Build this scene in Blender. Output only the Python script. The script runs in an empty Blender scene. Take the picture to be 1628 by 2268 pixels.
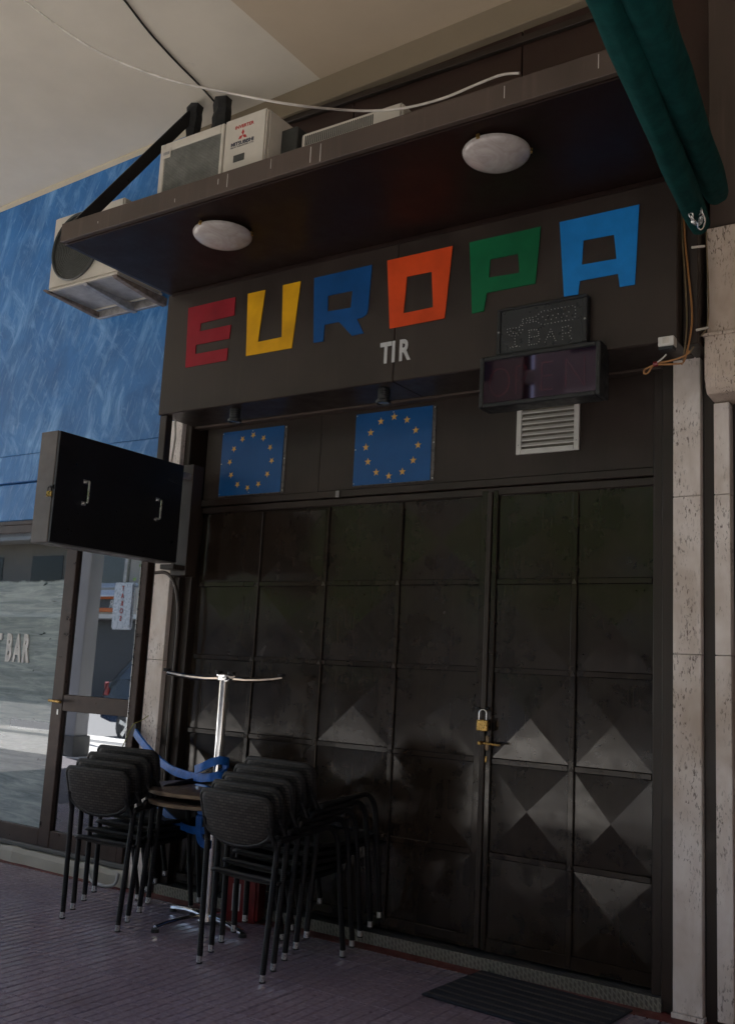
import bpy, bmesh, math, random
from mathutils import Vector, Matrix
R_ = math.radians
random.seed(7)
scene = bpy.context.scene
COL = scene.collection

# ------------------------------------------------------------------ camera
CAM = Vector((2.3052, -4.5521, 1.36695))
YAW, PITCH, ROLL, FPX = R_(34.1716), R_(9.3305), R_(2.9776), 2164.75   # focal length for a 1628 x 2268 picture
fw = Vector((-math.sin(YAW)*math.cos(PITCH), math.cos(YAW)*math.cos(PITCH), math.sin(PITCH)))
_r = fw.cross(Vector((0, 0, 1))).normalized(); _u = _r.cross(fw)
RT = math.cos(ROLL)*_r + math.sin(ROLL)*_u
UP = -math.sin(ROLL)*_r + math.cos(ROLL)*_u
cd = bpy.data.cameras.new('camera'); cam = bpy.data.objects.new('camera', cd); COL.objects.link(cam)
cam.matrix_world = Matrix(((RT.x, UP.x, -fw.x, CAM.x), (RT.y, UP.y, -fw.y, CAM.y), (RT.z, UP.z, -fw.z, CAM.z), (0, 0, 0, 1)))
cd.sensor_fit = 'VERTICAL'; cd.sensor_height = 36.0; cd.lens = 36.0*FPX/2268.2
cd.clip_start = 0.05; cd.clip_end = 500
scene.camera = cam

# ------------------------------------------------------------------ daylight
SUN_AZ, SUN_EL = R_(200), R_(60)          # where the sun stands: azimuth counter-clockwise from +x
wd = bpy.data.worlds.new('World'); scene.world = wd; wd.use_nodes = True
nt = wd.node_tree; bg = nt.nodes['Background']
sky = nt.nodes.new('ShaderNodeTexSky'); sky.sky_type = 'NISHITA'; sky.sun_disc = False
sky.sun_elevation = SUN_EL; sky.sun_rotation = math.pi/2 - SUN_AZ
nt.links.new(sky.outputs[0], bg.inputs[0]); bg.inputs[1].default_value = 0.10
sd = bpy.data.lights.new('sun', 'SUN'); sd.energy = 5.0; sd.angle = R_(0.5); sd.color = (1, .96, .90)
sun = bpy.data.objects.new('sun', sd); COL.objects.link(sun)
sdir = Vector((math.cos(SUN_AZ)*math.cos(SUN_EL), math.sin(SUN_AZ)*math.cos(SUN_EL), math.sin(SUN_EL)))
sun.rotation_euler = sdir.to_track_quat('Z', 'Y').to_euler(); sun.location = (-10, -20, 25)
vs = scene.view_settings
vs.view_transform = 'Standard'; vs.look = 'None'; vs.gamma = 1; vs.use_curve_mapping = False
vs.exposure = 2.1

# ------------------------------------------------------------------ pixels to places (pixels of the 1628 x 2268 view)
def ray(px, py):
    return RT*((px-814)/FPX) - UP*((py-1134.1)/FPX) + fw
def at(px, py, **k):
    d = ray(px, py); a, v = list(k.items())[0]; i = 'xyz'.index(a)
    return CAM + d*((v-CAM[i])/d[i])
def along(px, py, depth): return CAM + ray(px, py)*depth
def zm(x0, y0, x1, W=1628): return lambda x, y: ((x0+x*(x1-x0)/W)/1.74939, (y0+y*(x1-x0)/W)/1.74939)

# ------------------------------------------------------------------ mesh helpers
class MB:
    def __init__(s): s.v = []; s.f = []
    def add(s, vs, fs):
        o = len(s.v); s.v += [tuple(v) for v in vs]; s.f += [tuple(i+o for i in f) for f in fs]; return s
    def box(s, x0, x1, y0, y1, z0, z1):
        return s.add([(x0,y0,z0),(x1,y0,z0),(x1,y1,z0),(x0,y1,z0),(x0,y0,z1),(x1,y0,z1),(x1,y1,z1),(x0,y1,z1)],
              [(3,2,1,0),(4,5,6,7),(0,1,5,4),(1,2,6,5),(2,3,7,6),(3,0,4,7)])
    def hexa(s, a, b):      # two quads, same winding: near a, far b
        return s.add(list(a)+list(b), [(0,1,2,3),(7,6,5,4),(0,4,5,1),(1,5,6,2),(2,6,7,3),(3,7,4,0)])
    def loft(s, rings, cap=True, closed=False):
        n = len(rings[0]); o = len(s.v)
        for r in rings: s.v += [tuple(p) for p in r]
        m = len(rings)
        for i in range(m if closed else m-1):
            for j in range(n):
                a = o+i*n+j; b = o+i*n+(j+1) % n; i2 = (i+1) % m
                s.f.append((a, b, o+i2*n+(j+1) % n, o+i2*n+j))
        if cap and not closed:
            s.f.append(tuple(o+j for j in reversed(range(n)))); s.f.append(tuple(o+(m-1)*n+j for j in range(n)))
        return s
    def tube(s, path, r, n=10, cap=True, flat=None):
        P = [Vector(p) for p in path]; rings = []; ref = None
        for i, p in enumerate(P):
            t = (P[min(i+1, len(P)-1)]-P[max(i-1, 0)]).normalized()
            if ref is None:
                ref = Vector((0, 0, 1)) if abs(t.z) < .9 else Vector((1, 0, 0))
            ref = (ref - t*ref.dot(t)).normalized(); b = t.cross(ref)
            rr = r[i] if isinstance(r, (list, tuple)) else r
            ra, rb = (rr, rr) if flat is None else flat
            rings.append([p+ref*(ra*math.cos(2*math.pi*k/n))+b*(rb*math.sin(2*math.pi*k/n)) for k in range(n)])
        return s.loft(rings, cap)
    def lathe(s, prof, c=(0, 0, 0), n=28, axis='z'):
        rings = []
        for r, h in prof:
            ring = []
            for k in range(n):
                a = 2*math.pi*k/n; x, y = r*math.cos(a), r*math.sin(a)
                q = (x, y, h) if axis == 'z' else ((x, -h, y) if axis == 'y' else (h, x, y))
                ring.append((c[0]+q[0], c[1]+q[1], c[2]+q[2]))
            rings.append(ring)
        return s.loft(rings, closed=prof[0][0] > .0025 and prof[-1][0] > .0025)
    def prism_y(s, poly, y0, y1):      # poly of (x, z)
        n = len(poly)
        return s.add([(x, y0, z) for x, z in poly]+[(x, y1, z) for x, z in poly],
            [tuple(range(n)), tuple(reversed(range(n, 2*n)))]+[(i, n+i, n+(i+1) % n, (i+1) % n) for i in range(n)])
    def prism_x(s, poly, x0, x1):      # poly of (y, z)
        n = len(poly)
        return s.add([(x0, y, z) for y, z in poly]+[(x1, y, z) for y, z in poly],
            [tuple(range(n)), tuple(reversed(range(n, 2*n)))]+[(i, n+i, n+(i+1) % n, (i+1) % n) for i in range(n)])
    def mesh(s, name, bevel=0, smooth=False, seg=1):
        me = bpy.data.meshes.new(name); me.from_pydata(s.v, [], s.f)
        bm = bmesh.new(); bm.from_mesh(me)
        bmesh.ops.recalc_face_normals(bm, faces=bm.faces)
        if bevel: bmesh.ops.bevel(bm, geom=list(bm.edges), offset=bevel, segments=seg, affect='EDGES', clamp_overlap=True)
        bm.to_mesh(me); bm.free()
        if smooth:
            for p in me.polygons: p.use_smooth = True
            me.set_sharp_from_angle(angle=R_(40))
        return me
    def build(s, name, m, parent=None, bevel=0, smooth=False, seg=1):
        me = s.mesh(name, bevel, smooth, seg)
        return link(name, me, m, parent)
def link(name, me, m=None, parent=None):
    o = bpy.data.objects.new(name, me); COL.objects.link(o)
    if m and not me.materials: me.materials.append(m)
    if parent: attach(o, parent)
    return o
def attach(o, p):
    o.parent = p; o.matrix_parent_inverse = p.matrix_world.inverted() if False else Matrix.Identity(4)
def tag(o, label=None, cat=None, group=None, kind=None):
    if label: o['label'] = label
    if cat: o['category'] = cat
    if group: o['group'] = group
    if kind: o['kind'] = kind
    return o
def thing(name, label, cat, loc=(0, 0, 0), rz=0, group=None):
    o = bpy.data.objects.new(name, None); COL.objects.link(o); o.empty_display_size = .1
    o.location = loc; o.rotation_euler = (0, 0, rz)
    return tag(o, label, cat, group)
def structure(o): o['kind'] = 'structure'; return o
def part(o, label): o['label'] = label; return o
def dup(root, loc, rz, label=None, group=None):
    def cp(o, p):
        c = o.copy(); COL.objects.link(c)
        if p: c.parent = p
        for ch in list(o.children): cp(ch, c)
        return c
    r = cp(root, None); r.location = loc; r.rotation_euler = (0, 0, rz)
    if label: r['label'] = label
    if group: r['group'] = group
    return r
def curve_mesh(cu, name):
    o = bpy.data.objects.new('tmp', cu); COL.objects.link(o)
    bpy.context.view_layer.update()
    me = bpy.data.meshes.new_from_object(o.evaluated_get(bpy.context.evaluated_depsgraph_get()))
    bpy.data.objects.remove(o); bpy.data.curves.remove(cu); me.name = name; me.materials.clear()
    return me
def plate(name, loops, yf, th, m, parent=None):      # loops of (x, z); front face at y = yf, thickness th behind
    cu = bpy.data.curves.new(name, 'CURVE'); cu.dimensions = '2D'; cu.fill_mode = 'BOTH'; cu.extrude = th/2
    for L in loops:
        sp = cu.splines.new('POLY'); sp.points.add(len(L)-1); sp.use_cyclic_u = True
        for p, (x, z) in zip(sp.points, L): p.co = (x, z, 0, 1)
    me = curve_mesh(cu, name)
    me.transform(Matrix.Translation((0, yf+th/2, 0)) @ Matrix.Rotation(math.pi/2, 4, 'X'))
    return link(name, me, m, parent)
def text(name, s, m, parent, M, size=1, bold=0, ext=.004, xs=1.0, align='LEFT'):    # M places text plane (x right, y up, z to the reader)
    cu = bpy.data.curves.new(name, 'FONT'); cu.body = s; cu.size = size; cu.offset = bold; cu.extrude = ext/2; cu.align_x = align
    cu.resolution_u = 4
    me = curve_mesh(cu, name); me.transform(M @ Matrix.Diagonal((xs, 1, 1, 1)))
    return link(name, me, m, parent)
FACING = Matrix.Rotation(math.pi/2, 4, 'X')           # text that faces the street (-y)
def bez(p0, p1, p2, p3, n=12):
    p0, p1, p2, p3 = map(Vector, (p0, p1, p2, p3)); o = []
    for i in range(n+1):
        t = i/n; o.append(p0*(1-t)**3+p1*3*t*(1-t)**2+p2*3*t*t*(1-t)+p3*t**3)
    return o
def smooth_path(pts, n=8):
    P = [Vector(p) for p in pts]; o = []
    for i in range(len(P)-1):
        a = P[max(i-1, 0)]; b = P[i]; c = P[i+1]; d = P[min(i+2, len(P)-1)]
        for k in range(n):
            t = k/n
            o.append(.5*((2*b)+(c-a)*t+(2*a-5*b+4*c-d)*t*t+(3*b-a-3*c+d)*t**3))
    o.append(P[-1]); return o
def rounded(pts, rad, n=6):      # polyline with rounded corners
    P = [Vector(p) for p in pts]; o = [P[0]]
    for i in range(1, len(P)-1):
        a, b, c = P[i-1], P[i], P[i+1]; r = min(rad, (a-b).length*.45, (c-b).length*.45)
        s = b+(a-b).normalized()*r; e = b+(c-b).normalized()*r
        for k in range(n+1):
            t = k/n; o.append(s*(1-t)**2+b*2*t*(1-t)+e*t*t)
    o.append(P[-1]); return o

# ------------------------------------------------------------------ materials
MATS = {}
class Mt:
    def __init__(s, name):
        s.m = bpy.data.materials.new(name); s.m.use_nodes = True; s.t = s.m.node_tree
        s.b = s.t.nodes['Principled BSDF']; MATS[name] = s.m; s._tc = None
    def n(s, typ, **k):
        nd = s.t.nodes.new('ShaderNode'+typ)
        for a, v in k.items(): setattr(nd, a, v)
        return nd
    def l(s, a, b): s.t.links.new(a, b)
    def co(s, scale=(1, 1, 1), rot=(0, 0, 0), src='Object'):
        if not s._tc: s._tc = s.n('TexCoord')
        mp = s.n('Mapping'); mp.inputs['Scale'].default_value = scale; mp.inputs['Rotation'].default_value = rot
        s.l(s._tc.outputs[src], mp.inputs[0]); return mp.outputs[0]
    def noise(s, scale=5, detail=4, rough=.55, dist=0, vec=None):
        nd = s.n('TexNoise'); nd.inputs['Scale'].default_value = scale; nd.inputs['Detail'].default_value = detail
        nd.inputs['Roughness'].default_value = rough; nd.inputs['Distortion'].default_value = dist
        s.l(vec if vec is not None else s.co(), nd.inputs['Vector']); return nd.outputs['Fac']
    def ramp(s, fac, stops):
        r = s.n('ValToRGB'); e = r.color_ramp.elements
        while len(e) < len(stops): e.new(.5)
        for el, (p, c) in zip(e, stops):
            el.position = p; el.color = (*c, 1) if isinstance(c, (tuple, list)) else (c, c, c, 1)
        s.l(fac, r.inputs[0]); return r.outputs[0]
    def mix(s, fac, a, b, mode='MIX'):
        nd = s.n('MixRGB', blend_type=mode)
        for i, v in ((0, fac), (1, a), (2, b)):
            if isinstance(v, (int, float)): nd.inputs[i].default_value = v if i == 0 else (v, v, v, 1)
            elif isinstance(v, (tuple, list)): nd.inputs[i].default_value = (*v, 1)
            else: s.l(v, nd.inputs[i])
        return nd.outputs[0]
    def math(s, op, a, b=0.0, c=None, clamp=False):
        nd = s.n('Math', operation=op); nd.use_clamp = clamp
        for i, v in enumerate((a, b) if c is None else (a, b, c)):
            if isinstance(v, (int, float)): nd.inputs[i].default_value = v
            else: s.l(v, nd.inputs[i])
        return nd.outputs[0]
    def xyz(s):
        nd = s.n('SeparateXYZ'); s.l(s.co(), nd.inputs[0]); return nd.outputs
    def set(s, **k):
        for a, v in k.items():
            i = s.b.inputs[a.replace('_', ' ')]
            if isinstance(v, (int, float)): i.default_value = v
            elif isinstance(v, (tuple, list)): i.default_value = (*v, 1) if len(i.default_value) == 4 else v
            else: s.l(v, i)
        return s
    def bump(s, h, strength=.3, dist=.002, prev=None):
        nd = s.n('Bump'); nd.inputs['Strength'].default_value = strength; nd.inputs['Distance'].default_value = dist
        s.l(h, nd.inputs['Height'])
        if prev is not None: s.l(prev, nd.inputs['Normal'])
        s.l(nd.outputs[0], s.b.inputs['Normal']); return nd.outputs[0]
def simple(name, col, rough=.5, metal=0, vary=.25, scale=12, bump=.15, bscale=60, spec=.5, rvary=.12, bdist=.001):
    M = Mt(name); f = M.noise(scale, 5, .6)
    lo = tuple(c*(1-vary) for c in col); hi = tuple(min(1, c*(1+vary)) for c in col)
    M.set(Base_Color=M.ramp(f, [(.3, lo), (.7, hi)]), Metallic=metal, Specular_IOR_Level=spec)
    rf = M.noise(scale*2.3, 4, .6)
    M.set(Roughness=M.ramp(rf, [(.3, max(.02, rough-rvary)), (.7, min(1, rough+rvary))]))
    if bump: M.bump(M.noise(bscale, 3), bump, bdist)
    return M.m

brown_paint = Mt('brown_sheet_metal_paint')      # sign box and canopy
def paint(name, col, rough, dent=.5, streak=.5, dentscale=1.6, dentdist=.012, rv=1.0, spec=.5):
    M = Mt(name)
    f = M.noise(3.5, 6, .65); st = M.noise(1.0, 5, .6, vec=M.co((26, 26, 1.4)))
    c = M.ramp(f, [(.28, tuple(x*.72 for x in col)), (.72, tuple(x*1.25 for x in col))])
    c = M.mix(M.math('MULTIPLY', M.ramp(st, [(.55, 0.), (.8, 1.)]), .35*streak), c, tuple(min(1, x*2.2+.01) for x in col))
    M.set(Base_Color=c, Roughness=M.ramp(M.noise(7, 6, .7), [(.3, rough-.09*rv), (.7, rough+.14*rv)]), Specular_IOR_Level=spec)
    b1 = M.bump(M.noise(dentscale, 2, .4), dent, dentdist)
    M.bump(M.noise(220, 2), .06, .0006, b1)
    return M.m
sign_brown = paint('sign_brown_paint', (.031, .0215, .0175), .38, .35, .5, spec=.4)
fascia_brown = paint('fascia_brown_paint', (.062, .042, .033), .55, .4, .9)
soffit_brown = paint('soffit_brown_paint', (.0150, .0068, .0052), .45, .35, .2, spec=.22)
door_brown = paint('door_brown_gloss_paint', (.0205, .0142, .0102), .14, .40, .45, 3.6, .010, .55)
frame_brown = paint('door_frame_brown_paint', (.024, .0155, .0115), .38, .4, .5)
wall_brown = paint('upper_wall_brown_panel', (.032, .0135, .0088), .5, .3, .3)
alu_brown = simple('brown_aluminium_profile', (.036, .020, .015), .38, .35, .25, 9)
black_metal = simple('black_painted_metal', (.0065, .0065, .0085), .38, 0, .3, 8, .1)
cabinet_grey = simple('cabinet_grey_brown_metal', (.085, .072, .068), .48, .1, .25, 6)
rubber = simple('black_rubber', (.012, .012, .013), .7)
plastic_black = simple('black_plastic', (.015, .016, .018), .4)
chrome = simple('chrome', (.78, .79, .8), .13, 1, .06, 15, .03, rvary=.06)
steel = simple('brushed_steel', (.6, .6, .6), .3, 1, .1, 15, .05)
brass = simple('brass', (.56, .36, .12), .3, 1, .2, 40, .1)
alu_white = simple('white_aluminium', (.62, .60, .57), .42, .2, .1, 9, .05)
ac_white = simple('air_conditioner_cream_paint', (.52, .48, .42), .45, 0, .12, 5, .08)
ac_dark = simple('air_conditioner_dark_grille', (.03, .032, .03), .5)
ac_under = simple('air_conditioner_underside', (.36, .35, .35), .55, .1, .25, 9)
galv = simple('galvanised_bracket', (.34, .33, .33), .45, .5, .3, 20)
rusty = simple('rusty_bracket', (.20, .16, .14), .65, .3, .45, 26)
red_print = simple('red_print', (.42, .02, .02), .5, vary=.1)
navy_print = simple('dark_print', (.03, .035, .06), .5, vary=.1)
glass_dish = Mt('frosted_glass_dish'); _f = glass_dish.noise(9, 4, .6, 2.2)
glass_dish.set(Base_Color=glass_dish.ramp(_f, [(.35, (.36, .31, .29)), (.65, (.47, .42, .40))]), Roughness=.22, Subsurface_Weight=.15, Subsurface_Radius=(.02, .02, .02))
glass_dish = glass_dish.m
def letter(name, c): return simple(name, c, .6, 0, .20, 4, .2, 90, .22)
L_E = letter('letter_red', (.26, .010, .020)); L_U = letter('letter_yellow', (.66, .33, .004))
L_R = letter('letter_navy_blue', (.003, .058, .20)); L_O = letter('letter_orange', (.62, .062, .011))
L_P = letter('letter_green', (.004, .115, .042)); L_A = letter('letter_sky_blue', (.010, .185, .52))
L_T = letter('letter_silver', (.5, .5, .5))
flag_blue = simple('flag_blue_print', (.002, .075, .25), .4, 0, .12, 5, .05)
flag_edge = simple('flag_clear_edge', (.10, .09, .085), .3)
star_yellow = simple('flag_star_print', (.62, .36, .085), .45, 0, .08)
screw = simple('screw_zinc', (.5, .5, .5), .35, .9)
led = simple('unlit_led', (.42, .43, .42), .3, 0, .1)
led_face = simple('led_sign_face', (.014, .016, .019), .35)
red_led = simple('unlit_red_led_plain', (.020, .0012, .0022), .4)
red_led = Mt('unlit_red_led'); red_led.set(Base_Color=(.032, .0015, .003), Roughness=.04, IOR=1.6, Specular_Tint=(1, .7, .78)); red_led = red_led.m
acrylic = Mt('dark_red_acrylic'); acrylic.set(Base_Color=(.007, .0008, .0016), Roughness=.03, IOR=1.6, Specular_Tint=(1, .7, .78)); acrylic = acrylic.m
vent_inside = simple('vent_inside', (.10, .09, .07), .7)
green_cloth = Mt('green_awning_cloth'); _f = green_cloth.noise(14, 5, .6, vec=green_cloth.co((1, 1, 1)))
green_cloth.set(Base_Color=green_cloth.ramp(_f, [(.3, (.0026, .036, .034)), (.7, (.0055, .062, .058))]), Roughness=.9, Specular_IOR_Level=.15)
green_cloth.bump(green_cloth.noise(11, 5, .6), .5, .012); green_cloth = green_cloth.m
cable_white = simple('white_cable', (.5, .46, .42), .5); cable_black = simple('black_cable', (.02, .018, .017), .5)
cable_orange = simple('orange_brown_cable', (.30, .135, .04), .5); cable_olive = simple('olive_cable', (.16, .115, .06), .5)
tie_white = simple('cable_tie', (.5, .47, .42), .5)
strap_blue = simple('blue_strap', (.008, .125, .50), .5, 0, .25, 30, .3, 120)
string_m = simple('yellow_green_string', (.22, .22, .05), .7)
hose_m = simple('pale_grey_hose', (.36, .37, .38), .5)
can_red = simple('red_plastic', (.17, .008, .010), .4); label_white = simple('white_label', (.55, .55, .55), .6)
table_wood = simple('table_top_brown_laminate', (.055, .036, .027), .45, 0, .2, 20)
table_rim = simple('table_rim_metal', (.13, .095, .065), .4, .6)

def wicker(name, col, kind):
    M = Mt(name)
    if kind == 'panel':
        w = M.n('TexBrick'); w.offset = .5; M.l(M.co((1, 1, 1), (R_(90), 0, 0)), w.inputs['Vector'])
        w.inputs['Color1'].default_value = (*[c*.7 for c in col], 1); w.inputs['Color2'].default_value = (*[c*1.7 for c in col], 1)
        w.inputs['Mortar'].default_value = (*[c*.08 for c in col], 1); w.inputs['Scale'].default_value = 1
        w.inputs['Mortar Size'].default_value = .0030; w.inputs['Brick Width'].default_value = .034; w.inputs['Row Height'].default_value = .0135
        w.inputs['Mortar Smooth'].default_value = .7
        M.set(Base_Color=w.outputs[0], Roughness=.55, Specular_IOR_Level=.35); M.bump(w.outputs['Fac'], -1, .008)
    else:
        w = M.n('TexWave'); w.bands_direction = 'Z'; w.inputs['Scale'].default_value = 38; w.inputs['Distortion'].default_value = .6
        M.l(M.co((1, .8, 1)), w.inputs['Vector'])
        M.set(Base_Color=M.ramp(w.outputs['Fac'], [(.2, tuple(c*.6 for c in col)), (.8, col)]), Roughness=.5, Specular_IOR_Level=.3); M.bump(w.outputs['Fac'], .5, .003)
    return M.m
wicker_panel = wicker('wicker_backrest', (.030, .0255, .0225), 'panel'); wicker_tube = wicker('wicker_wrapped_tube', (.0075, .0072, .0085), 'tube')
wicker_seat = wicker('wicker_seat', (.0095, .0088, .0088), 'panel')

trav = Mt('travertine')
_v = trav.co((1, 1, .16)); _a = trav.noise(9, 6, .62, .6, trav.co((1, 1, .35))); _b = trav.noise(2.2, 4, .6)
_c = trav.ramp(_a, [(.25, (.58, .51, .47)), (.5, (.76, .70, .67)), (.75, (.86, .82, .80))])
_c = trav.mix(trav.ramp(_b, [(.42, 0.), (.70, .75)]), _c, (.43, .34, .265))
_pit = trav.noise(120, 4, .6, .5, trav.co((1, 1, .32))); _gate = trav.noise(5.5, 4, .65, 0, trav.co((1, 1, .7)))
_pm = trav.math('MULTIPLY', trav.ramp(_pit, [(.565, 0.), (.62, .85)]), trav.ramp(_gate, [(.46, 0.), (.62, 1.)]))
_c = trav.mix(_pm, _c, (.09, .06, .045)); trav.set(Base_Color=_c, Roughness=.62); trav.bump(_pm, -.8, .004); trav = trav.m
trav2 = trav.copy(); trav2.name = 'stained_travertine'; _t2 = trav2.node_tree; _b2 = _t2.nodes['Principled BSDF']; _l2 = _b2.inputs['Base Color'].links[0]
_mm = _t2.nodes.new('ShaderNodeMixRGB'); _mm.blend_type = 'MULTIPLY'; _mm.inputs[0].default_value = 1; _mm.inputs[2].default_value = (.76, .68, .60, 1)
_t2.links.new(_l2.from_socket, _mm.inputs[1]); _t2.links.new(_mm.outputs[0], _b2.inputs['Base Color'])

bluew = Mt('blue_brushed_paint')
_n0 = bluew.noise(2.0, 5, .6, 1.2)
_wp = bluew.n('VectorMath', operation='ADD'); _wc = bluew.n('TexNoise'); _wc.inputs['Scale'].default_value = 2.2; _wc.inputs['Detail'].default_value = 2
bluew.l(bluew.co(), _wc.inputs['Vector'])
_sc = bluew.n('VectorMath', operation='SCALE'); _sc.inputs['Scale'].default_value = .16; bluew.l(_wc.outputs['Color'], _sc.inputs[0])
bluew.l(bluew.co(), _wp.inputs[0]); bluew.l(_sc.outputs[0], _wp.inputs[1])
def _streak(sc, rot, lo, hi):
    mp = bluew.n('Mapping', vector_type='TEXTURE'); mp.inputs['Scale'].default_value = tuple(1/q for q in sc); mp.inputs['Rotation'].default_value = rot; bluew.l(_wp.outputs[0], mp.inputs[0])
    return bluew.ramp(bluew.noise(1, 5, .68, .4, mp.outputs[0]), [(lo, 0.), (hi, 1.)])
_s1 = _streak((9.5, 5, 1.7), (0, .25, 0), .50, .64); _s2 = _streak((8.5, 5, 2.6), (0, -.7, 0), .53, .68); _s3 = _streak((2.2, 4, 1.6), (0, .2, 0), .42, .60); _s4 = _streak((44, 20, 5), (0, .38, 0), .56, .68)
_c = bluew.ramp(_n0, [(.3, (.010, .100, .30)), (.7, (.020, .165, .47))])
_c = bluew.mix(bluew.math('MULTIPLY', _s3, .42), _c, (.05, .215, .54))
_w = bluew.math('MULTIPLY', bluew.math('MAXIMUM', _s1, _s2), bluew.math('ADD', .35, bluew.math('MULTIPLY', _s3, .65)))
_c = bluew.mix(bluew.math('MULTIPLY', _w, .66), _c, (.22, .44, .76)); _c = bluew.mix(bluew.math('MULTIPLY', _s4, .30), _c, (.32, .52, .80))
bluew.set(Base_Color=_c, Roughness=.5); bluew.bump(bluew.mix(.5, _s1, _s2), .25, .003); bluew = bluew.m

def plaster(name, col):
    M = Mt(name); f = M.noise(1.1, 5, .6); g = M.noise(40, 4, .6); st = M.noise(5, 5, .7, .8)
    c = M.ramp(f, [(.3, tuple(x*.9 for x in col)), (.7, tuple(x*1.07 for x in col))])
    c = M.mix(M.ramp(st, [(.66, 0.), (.8, .3)]), c, tuple(x*.65 for x in col))
    M.set(Base_Color=c, Roughness=.85); M.bump(g, .25, .002); return M.m
ceil_pale = plaster('ceiling_plaster_pale', (.66, .60, .505)); ceil_tan = plaster('ceiling_plaster_tan', (.53, .43, .315))
concrete = plaster('rough_concrete', (.36, .345, .30)); concrete_dark = plaster('dark_cement', (.10, .10, .098))
column_stone = plaster('grey_column_stone', (.30, .30, .31)); white_wall = plaster('pale_street_wall', (.60, .57, .52))

tile_m = Mt('paving_tile')
_oi = tile_m.n('ObjectInfo'); _f = tile_m.noise(24, 5, .65); _st = tile_m.noise(1.6, 5, .65, .5, None)
_geo = tile_m.n('NewGeometry'); _wn = tile_m.n('TexNoise'); _wn.inputs['Scale'].default_value = 1.3; _wn.inputs['Detail'].default_value = 6
tile_m.l(_geo.outputs['Position'], _wn.inputs['Vector'])
_wf = tile_m.n('TexNoise'); _wf.inputs['Scale'].default_value = 45; _wf.inputs['Detail'].default_value = 4; tile_m.l(_geo.outputs['Position'], _wf.inputs['Vector'])
_c = tile_m.ramp(_wf.outputs['Fac'], [(.3, (.190, .155, .195)), (.7, (.315, .262, .325))])
_c = tile_m.mix(tile_m.ramp(_wn.outputs['Fac'], [(.4, 0.), (.7, .5)]), _c, (.140, .124, .165))
_vo = tile_m.n('TexVoronoi'); _vo.inputs['Scale'].default_value = 7.0; tile_m.l(_geo.outputs['Position'], _vo.inputs['Vector'])
_c = tile_m.mix(tile_m.ramp(_vo.outputs['Distance'], [(.05, .75), (.09, 0.)]), _c, (.09, .075, .09))
_ws = tile_m.n('TexNoise'); _ws.inputs['Scale'].default_value = 3.4; _ws.inputs['Detail'].default_value = 7; tile_m.l(_geo.outputs['Position'], _ws.inputs['Vector'])
_c = tile_m.mix(tile_m.ramp(_ws.outputs['Fac'], [(.56, 0.), (.74, .45)]), _c, (.10, .082, .095))
_c = tile_m.mix(tile_m.math('MULTIPLY', _oi.outputs['Random'], .18), _c, (.17, .085, .085))
tile_m.set(Base_Color=_c, Roughness=tile_m.ramp(_wn.outputs['Fac'], [(.3, .13), (.7, .28)])); tile_m.bump(_wf.outputs['Fac'], .2, .001); tile_m = tile_m.m
grout = simple('pale_grout', (.085, .07, .075), .7); red_cement = simple('red_cement_strip', (.115, .024, .022), .6, 0, .3, 9)
def checker(name, col, rough, metal, scale):
    M = Mt(name); w = M.n('TexWave'); w.inputs['Scale'].default_value = scale; M.l(M.co((1, 1, 1), (0, 0, R_(45))), w.inputs['Vector'])
    w2 = M.n('TexWave'); w2.inputs['Scale'].default_value = scale; M.l(M.co((1, 1, 1), (0, R_(45), R_(-45))), w2.inputs['Vector'])
    h = M.math('MAXIMUM', M.ramp(w.outputs['Fac'], [(.55, 0.), (.8, 1.)]), M.ramp(w2.outputs['Fac'], [(.75, 0.), (.9, 1.)]))
    M.set(Base_Color=M.mix(h, tuple(c*.6 for c in col), col), Roughness=rough, Metallic=metal); M.bump(h, .6, .003); return M.m
plate_alu = checker('checker_plate_aluminium', (.33, .33, .29), .38, .7, 22); plate_dark = checker('checker_plate_dark', (.10, .105, .11), .5, .5, 16)
mat_navy = simple('doormat_navy_pile', (.012, .016, .026), .95, 0, .35, 90, .6, 300); mat_rib = simple('doormat_grey_rib', (.045, .040, .040), .7)

def mirror_glass(name, tint, refl):
    M = Mt(name); t = M.t; out = t.nodes['Material Output']
    tr = M.n('BsdfTransparent'); tr.inputs[0].default_value = (*tint, 1); gl = M.n('BsdfGlossy'); gl.inputs['Roughness'].default_value = .012
    gl.inputs['Color'].default_value = (.88, .93, 1, 1)
    fr = M.n('Fresnel'); fr.inputs[0].default_value = 1.5
    f = M.math('ADD', M.math('MULTIPLY', fr.outputs[0], 1.0), refl, clamp=True)
    b = M.n('Bump'); b.inputs['Strength'].default_value = .012; b.inputs['Distance'].default_value = .01; M.l(M.noise(2.5, 2), b.inputs['Height']); M.l(b.outputs[0], gl.inputs['Normal'])
    mx = M.n('MixShader'); M.l(f, mx.inputs[0]); M.l(tr.outputs[0], mx.inputs[1]); M.l(gl.outputs[0], mx.inputs[2]); M.l(mx.outputs[0], out.inputs[0])
    return M, mx, out
glass, _, _ = mirror_glass('tinted_shop_glass', (.30, .35, .40), .30); glass = glass.m
_M, _mx, _out = mirror_glass('whitewashed_shop_glass', (.35, .4, .4), .10)
_x, _y, _z = _M.xyz()
_edge = _M.noise(7, 5, .7, 0, _M.co((1.2, 1, .6))); _sm = _M.noise(1, 6, .7, .9, _M.co((2.2, 1, 26), (0, .05, 0))); _sm2 = _M.noise(2.0, 4, .6, 1.4)
_top = _M.math('MULTIPLY', _M.math('SUBTRACT', _M.math('ADD', 1.87, _M.math('MULTIPLY', _edge, .05)), _z), 60, clamp=True)
_bd = _M.math('ABSOLUTE', _M.math('SUBTRACT', _z, _M.math('ADD', .87, _M.math('MULTIPLY', _edge, .05))))
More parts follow.
